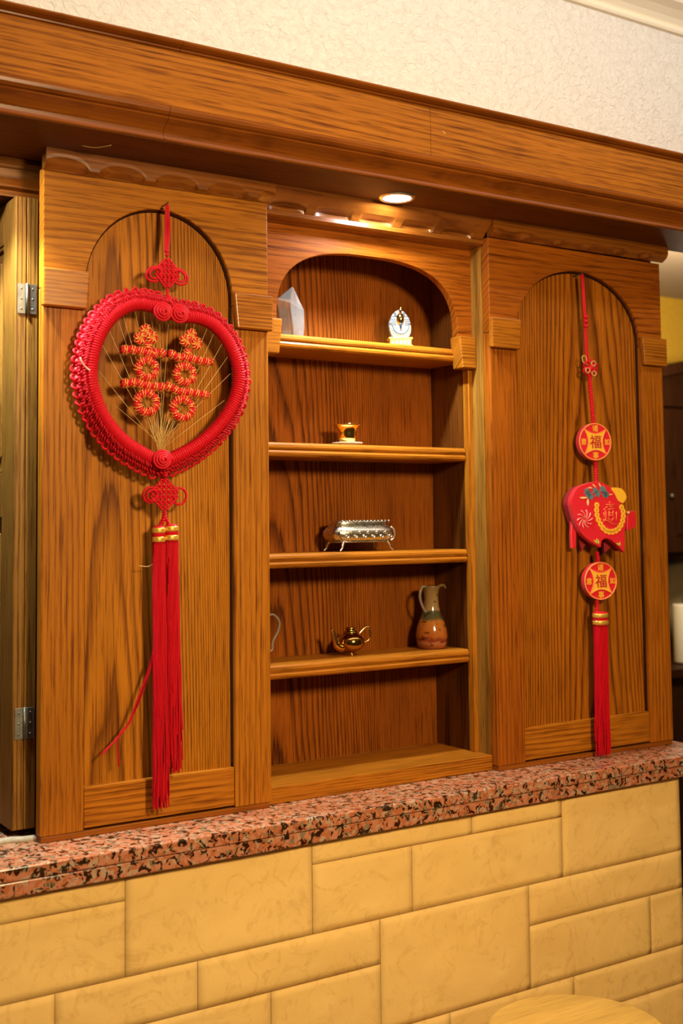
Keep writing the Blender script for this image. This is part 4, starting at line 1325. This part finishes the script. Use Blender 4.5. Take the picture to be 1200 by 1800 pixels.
# gold threads fanning to the bottom of the heart
tr = random.Random(5)
for p in THREADS:
    for k in range(1):
        e = (GATHER[0] + tr.uniform(-0.006, 0.006), GATHER[1] + tr.uniform(-0.012, 0.003))
        make('gold_thread', MB().tube([(p[0] + k * 0.0026, -0.030, p[1] + 0.004), (e[0], -0.032, e[1])], 0.00034, 4), 'threadclear', hr)
for k in range(14):
    e = (GATHER[0] + tr.uniform(-0.004, 0.004), GATHER[1] + tr.uniform(-0.010, 0.0))
    t_ = (GATHER[0] - 0.030 + k * 0.0052, GATHER[1] + tr.uniform(0.045, 0.075))
    make('gold_thread', MB().tube([(t_[0], -0.030, t_[1]), (e[0], -0.033, e[1])], 0.00040, 4), 'threadclear', hr)
# lower knot and twin tassel
mbs = [MB()]
braid(mbs, [Vector((0.1985, -0.036, 0.604)), P3(LINK[2], -0.034), P3(LINK[3], -0.031)], 0.0024, [0.0022], 0.009, 2)
make('link_cord', mbs[0], 'red', hr)
kc = KNOT_LO[4]
endless_knot(hr, kc, -0.030, 0.0255, 0.0265)
loop_ear(hr, (kc[0] - 0.0255, kc[1] - 0.001), -0.029, 0.0125, 0.0125, 0.3)
loop_ear(hr, (kc[0] - 0.0235, kc[1] - 0.002), -0.032, 0.0095, 0.0090, 0.3, 0.0020)
loop_ear(hr, (kc[0] + 0.0285, kc[1] - 0.003), -0.027, 0.0130, 0.0140, 0.0)
mbs = [MB()]
braid(mbs, [P3((LINK[4][0], LINK[4][1]), -0.030), Vector((0.2005, -0.028, 0.515)), Vector((0.1945, -0.026, 0.503))], 0.0022, [0.0021], 0.010, 2)
braid(mbs, [Vector((0.2012, -0.029, 0.520)), Vector((0.2115, -0.026, 0.504))], 0.0018, [0.0017], 0.010, 2)
make('link_cord', mbs[0], 'red', hr)
tassel(hr, 0.1825, 0.2048, 0.5020, 0.036, -0.024, 84, 0.0030, 1)
tassel(hr, 0.2052, 0.2284, 0.5045, 0.092, -0.024, 84, 0.0042, 2)
for i, s_ in enumerate(STRAY[:2]):
    for k in range(2):
        make('stray_strand', MB().tube(smooth([(p[0] + k * 0.0028 * (j / 4), -0.018 + 0.004 * k, p[1] + k * 0.0022) for j, p in enumerate(s_)], 6), 0.0009, 5), 'tassel', hr)
make('loose_gold_end', MB().tube(smooth([P3(p, -0.014) for p in STRAY[2]], 5), 0.0007, 5), 'cream', hr)

# ------------------------------------------------------------------ red pig ornament on the right panel
pr = thing('pig_ornament', (R_CORD[0][0], 0.0, R_CORD[0][1]), 'red stuffed pig charm hanging between two round lucky coins with a tassel', 'ornament')
make('nail', MB().tube([(R_CORD[0][0], 0.010, R_CORD[0][1] + 0.001), (R_CORD[0][0] + 0.006, -0.014, R_CORD[0][1] + 0.004)], 0.0012, 8), 'black', pr)
PY = -0.018


def cordpts(i, j):
    return smooth([P3(p, PY) for p in R_CORD[i:j + 1]], 6)


for dx in (-0.0022, 0.0022):
    make('hanging_cord', MB().tube([p + Vector((dx, 0, 0)) for p in cordpts(0, 3)], 0.0021, 6), 'red', pr)
for zc in (0.945, 0.935, 0.925):
    make('cord_knot', MB().ball((1.1966, PY - 0.002, zc), 0.0062, 10, 6, (1.05, 0.8, 0.72)), 'red', pr)
kx, kz = R_KNOT
fl = MB()
for k in range(6):
    an = k * PI / 3 + 0.4
    c2 = (kx + 0.0140 * math.cos(an), kz + 0.0120 * math.sin(an))
    fl.tube([(c2[0] + 0.0070 * math.cos(t), PY - 0.004 - 0.003 * math.sin(t), c2[1] + 0.0062 * math.sin(t)) for t in [2 * PI * q / 14 for q in range(14)]], 0.0026, 6, True)
fl.ball((kx, PY - 0.004, kz), 0.0085, 12, 8)
fk = make('flower_knot', fl, 'red', pr)
for an in (1.1, 3.6, 5.2):
    c2 = (kx + 0.0130 * math.cos(an), kz + 0.0120 * math.sin(an))
    make('cream_loop', MB().tube([(c2[0] + 0.0062 * math.cos(t), PY - 0.008, c2[1] + 0.0055 * math.sin(t)) for t in [2 * PI * q / 14 for q in range(14)]], 0.0015, 5, True), 'cream', fk)
make('cream_loop', MB().tube(smooth([(kx - 0.006, PY - 0.004, kz + 0.008), (kx - 0.020, PY - 0.004, kz + 0.012), (kx - 0.023, PY - 0.004, kz + 0.024), (kx - 0.014, PY - 0.004, kz + 0.026), (kx - 0.010, PY - 0.004, kz + 0.015)], 5), 0.0013, 5), 'cream', fk)
for i0, i1 in ((3, 5), (6, 7), (8, 9), (10, 11)):
    mbs = [MB()]
    braid(mbs, cordpts(i0, i1), 0.0027, [0.0027], 0.011, 2)
    make('twisted_cord', mbs[0], 'red', pr)


def glyph(ch, size):
    """front outline of one character as a flat mesh, centred on its own box"""
    cu_ = bpy.data.curves.new('glyph_tmp', 'FONT')
    cu_.body = ch
    cu_.size = size
    cu_.resolution_u = 3
    cu_.offset = size * 0.012
    ob = bpy.data.objects.new('glyph_tmp', cu_)
    COL.objects.link(ob)
    dg = bpy.context.evaluated_depsgraph_get()
    me = bpy.data.meshes.new_from_object(ob.evaluated_get(dg))
    vs_ = [tuple(v_.co) for v_ in me.vertices]
    fs_ = [tuple(p_.vertices) for p_ in me.polygons]
    bpy.data.objects.remove(ob)
    bpy.data.curves.remove(cu_)
    bpy.data.meshes.remove(me)
    if not vs_:
        return None
    xa, xb = min(v_[0] for v_ in vs_), max(v_[0] for v_ in vs_)
    za, zb_ = min(v_[1] for v_ in vs_), max(v_[1] for v_ in vs_)
    return [(v_[0] - (xa + xb) / 2, v_[1] - (za + zb_) / 2) for v_ in vs_], fs_


def put_glyph(name, ch, size, c, y, mat, parent, thick=0.0004):
    g = glyph(ch, size)
    if g is None:
        return
    vs_, fs_ = g
    mb_ = MB().add([(c[0] + a_, y, c[1] + b_) for a_, b_ in vs_], fs_)
    o_ = make(name, mb_, mat, parent)
    md_ = o_.modifiers.new('thickness', 'SOLIDIFY')
    md_.thickness = thick
    md_.offset = 0
    return o_


def coin(c):
    R = 0.040
    x, z = c
    y0 = PY
    co = make('lucky_coin', MB().prism([(x + R * math.cos(2 * PI * k / 56), z + R * math.sin(2 * PI * k / 56)) for k in range(56)], y0 - 0.008, y0 + 0.006), 'satin', pr, bevel=0.002, origin=(x, y0, z))
    make('coin_rim', MB().tube([(x + (R - 0.001) * math.cos(2 * PI * k / 56), y0 - 0.0078, z + (R - 0.001) * math.sin(2 * PI * k / 56)) for k in range(56)], 0.0016, 6, True), 'print_o', co)
    st = []
    cor = [(1, 1), (-1, 1), (-1, -1), (1, -1)]
    for q in range(4):
        a_, b_ = cor[q], cor[(q + 1) % 4]
        mid = ((a_[0] + b_[0]) / 2, (a_[1] + b_[1]) / 2)
        for k in range(10):
            t = k / 10
            bow = 1 - 0.36 * math.sin(PI * t)
            st.append((x + R * 0.685 * (a_[0] * (1 - t) + b_[0] * t) * (bow if mid[0] else 1.0), z + R * 0.685 * (a_[1] * (1 - t) + b_[1] * t) * (bow if mid[1] else 1.0)))
    make('coin_field', MB().prism(st, y0 - 0.0088, y0 - 0.0078), 'print_y', co)
    nst = len(st)
    make('field_outline', MB().tube([(p[0], y0 - 0.0086, p[1]) for p in st], 0.0009, 5, True), 'print_o', co)
    put_glyph('fortune_sign', '\u798f', 0.030, (x, z), y0 - 0.0092, 'print_r', co)
    put_glyph('coin_letter', '\u8bf8', 0.0155, (x, z + 0.0290), y0 - 0.0086, 'print_y', co)
    put_glyph('coin_letter', '\u4e8b', 0.0155, (x, z - 0.0290), y0 - 0.0086, 'print_y', co)
    put_glyph('coin_letter', '\u610f', 0.0145, (x - 0.0290, z), y0 - 0.0086, 'print_y', co)
    put_glyph('coin_letter', '\u5982', 0.0145, (x + 0.0290, z), y0 - 0.0086, 'print_y', co)
    co.rotation_euler = (0, 0, math.radians(-12))
    return co


for c_ in COINS:
    coin(c_)

# the pig
PC = (1.2110, 0.512)
KX = 1.0 / 1.16


def pg(p):
    return (PC[0] + (p[0] - PC[0]) * KX, p[1])


def pgl(ps):
    return [pg(p) for p in ps]


PF = -0.040


def roundpoly(pts, n=4):
    q = smooth([Vector((p[0], 0, p[1])) for p in pts], n, True)
    return [(v_.x, v_.z) for v_ in q]


body = pgl(PIG)
hull = []
sharp = (10, 15)
seg_ = smooth([Vector((p[0], 0, p[1])) for p in body[16:] + body[:10]], 3)
hull = [(v_.x, v_.z) for v_ in seg_] + [body[10]] + body[11:15] + [body[15]]
pig = make('pig_body', MB().prism(hull, PF, PF + 0.014), 'satin', pr, bevel=0.004, bseg=3, origin=(PC[0], -0.03, PC[1]))
inner = [(PC[0] + (p[0] - PC[0]) * 0.97, PC[1] + (p[1] - PC[1]) * 0.97) for p in hull]
make('pig_backing', MB().prism(inner, PF + 0.013, PF + 0.034), 'satindark', pig)
ear = roundpoly(pgl(PIG_EAR), 3)
make('ear', MB().prism(ear, PF - 0.002, PF + 0.006), 'print_y', pig, bevel=0.001)
make('snout', MB().prism(pgl(SNOUT), PF + 0.008, PF + 0.026), 'satin', pig, bevel=0.003)
make('tail', MB().prism(pgl(TAIL), PF + 0.018, PF + 0.026), 'satin', pig, bevel=0.002)
for l_ in BACKLEGS:
    make('far_leg', MB().prism(pgl(l_), PF + 0.026, PF + 0.032), 'satindark', pig, bevel=0.001)
FY0, FY1 = PF - 0.0007, PF + 0.0005
cf = [pg(p) for p in CHAIN]
for p in cf:
    b_ = make('chain_coin', MB().prism([(p[0] + 0.0062 * math.cos(2 * PI * k / 14), p[1] + 0.0062 * math.sin(2 * PI * k / 14)) for k in range(14)], FY0, FY1), 'print_y', pig)
    make('coin_hole', MB().prism([(p[0] + s1 * 0.0013, p[1] + s2 * 0.0013) for s1, s2 in ((-1, -1), (1, -1), (1, 1), (-1, 1))], FY0 - 0.0003, FY1), 'print_r', b_)
sc = pg(SWIRL)
R_ = SWIRL_R * KX
for k in range(10):
    an = 2 * PI * k / 10
    pts = []
    for q in range(7):
        t = q / 6
        a2 = an + 0.75 * t
        pts.append((sc[0] + R_ * (0.12 + 0.86 * t) * math.cos(a2), FY0 + 0.0004, sc[1] + R_ * (0.12 + 0.86 * t) * math.sin(a2)))
    make('pinwheel_petal', MB().tube(pts, 0.0012, 5, rf=lambda t: 0.6 + 1.3 * t, flat=0.4), 'print_w', pig)
for l_ in LEAVES:
    make('printed_leaf', MB().prism(roundpoly(pgl(l_), 3), FY0, FY1), 'print_c', pig)
for i, p in enumerate(FLOWERS):
    p = pg(p)
    make('printed_flower', MB().prism([(p[0] + (0.0080 + 0.0022 * math.cos(5 * t)) * math.cos(t) * 0.85, p[1] + (0.0080 + 0.0022 * math.cos(5 * t)) * math.sin(t) * 0.85) for t in [2 * PI * k / 30 for k in range(30)]], FY0 - 0.0002, FY1), 'print_t', pig)
gl = MB()
for s_ in GLYPH:
    gl.tube([(p[0], FY0, p[1]) for p in pgl(s_)], 0.00125, 5, flat=0.6)
make('lucky_sign', gl, 'print_o', pig, label='gold lucky ligature sign')
for f_ in FINS:
    make('printed_fin', MB().prism(pgl(f_), FY0, FY1), 'print_g', pig)
ey = pg(K_EYE)
make('eye', MB().ball((ey[0], PF + 0.004, ey[1]), 0.0034, 10, 6), 'print_c', pig)
pig.rotation_euler = (0, 0, math.radians(-10))
tz_ = TASSEL_R[0][1]
tassel(pr, 1.1985, 1.2345, tz_ - 0.001, 0.0075, -0.020, 110, -0.0015, 4)
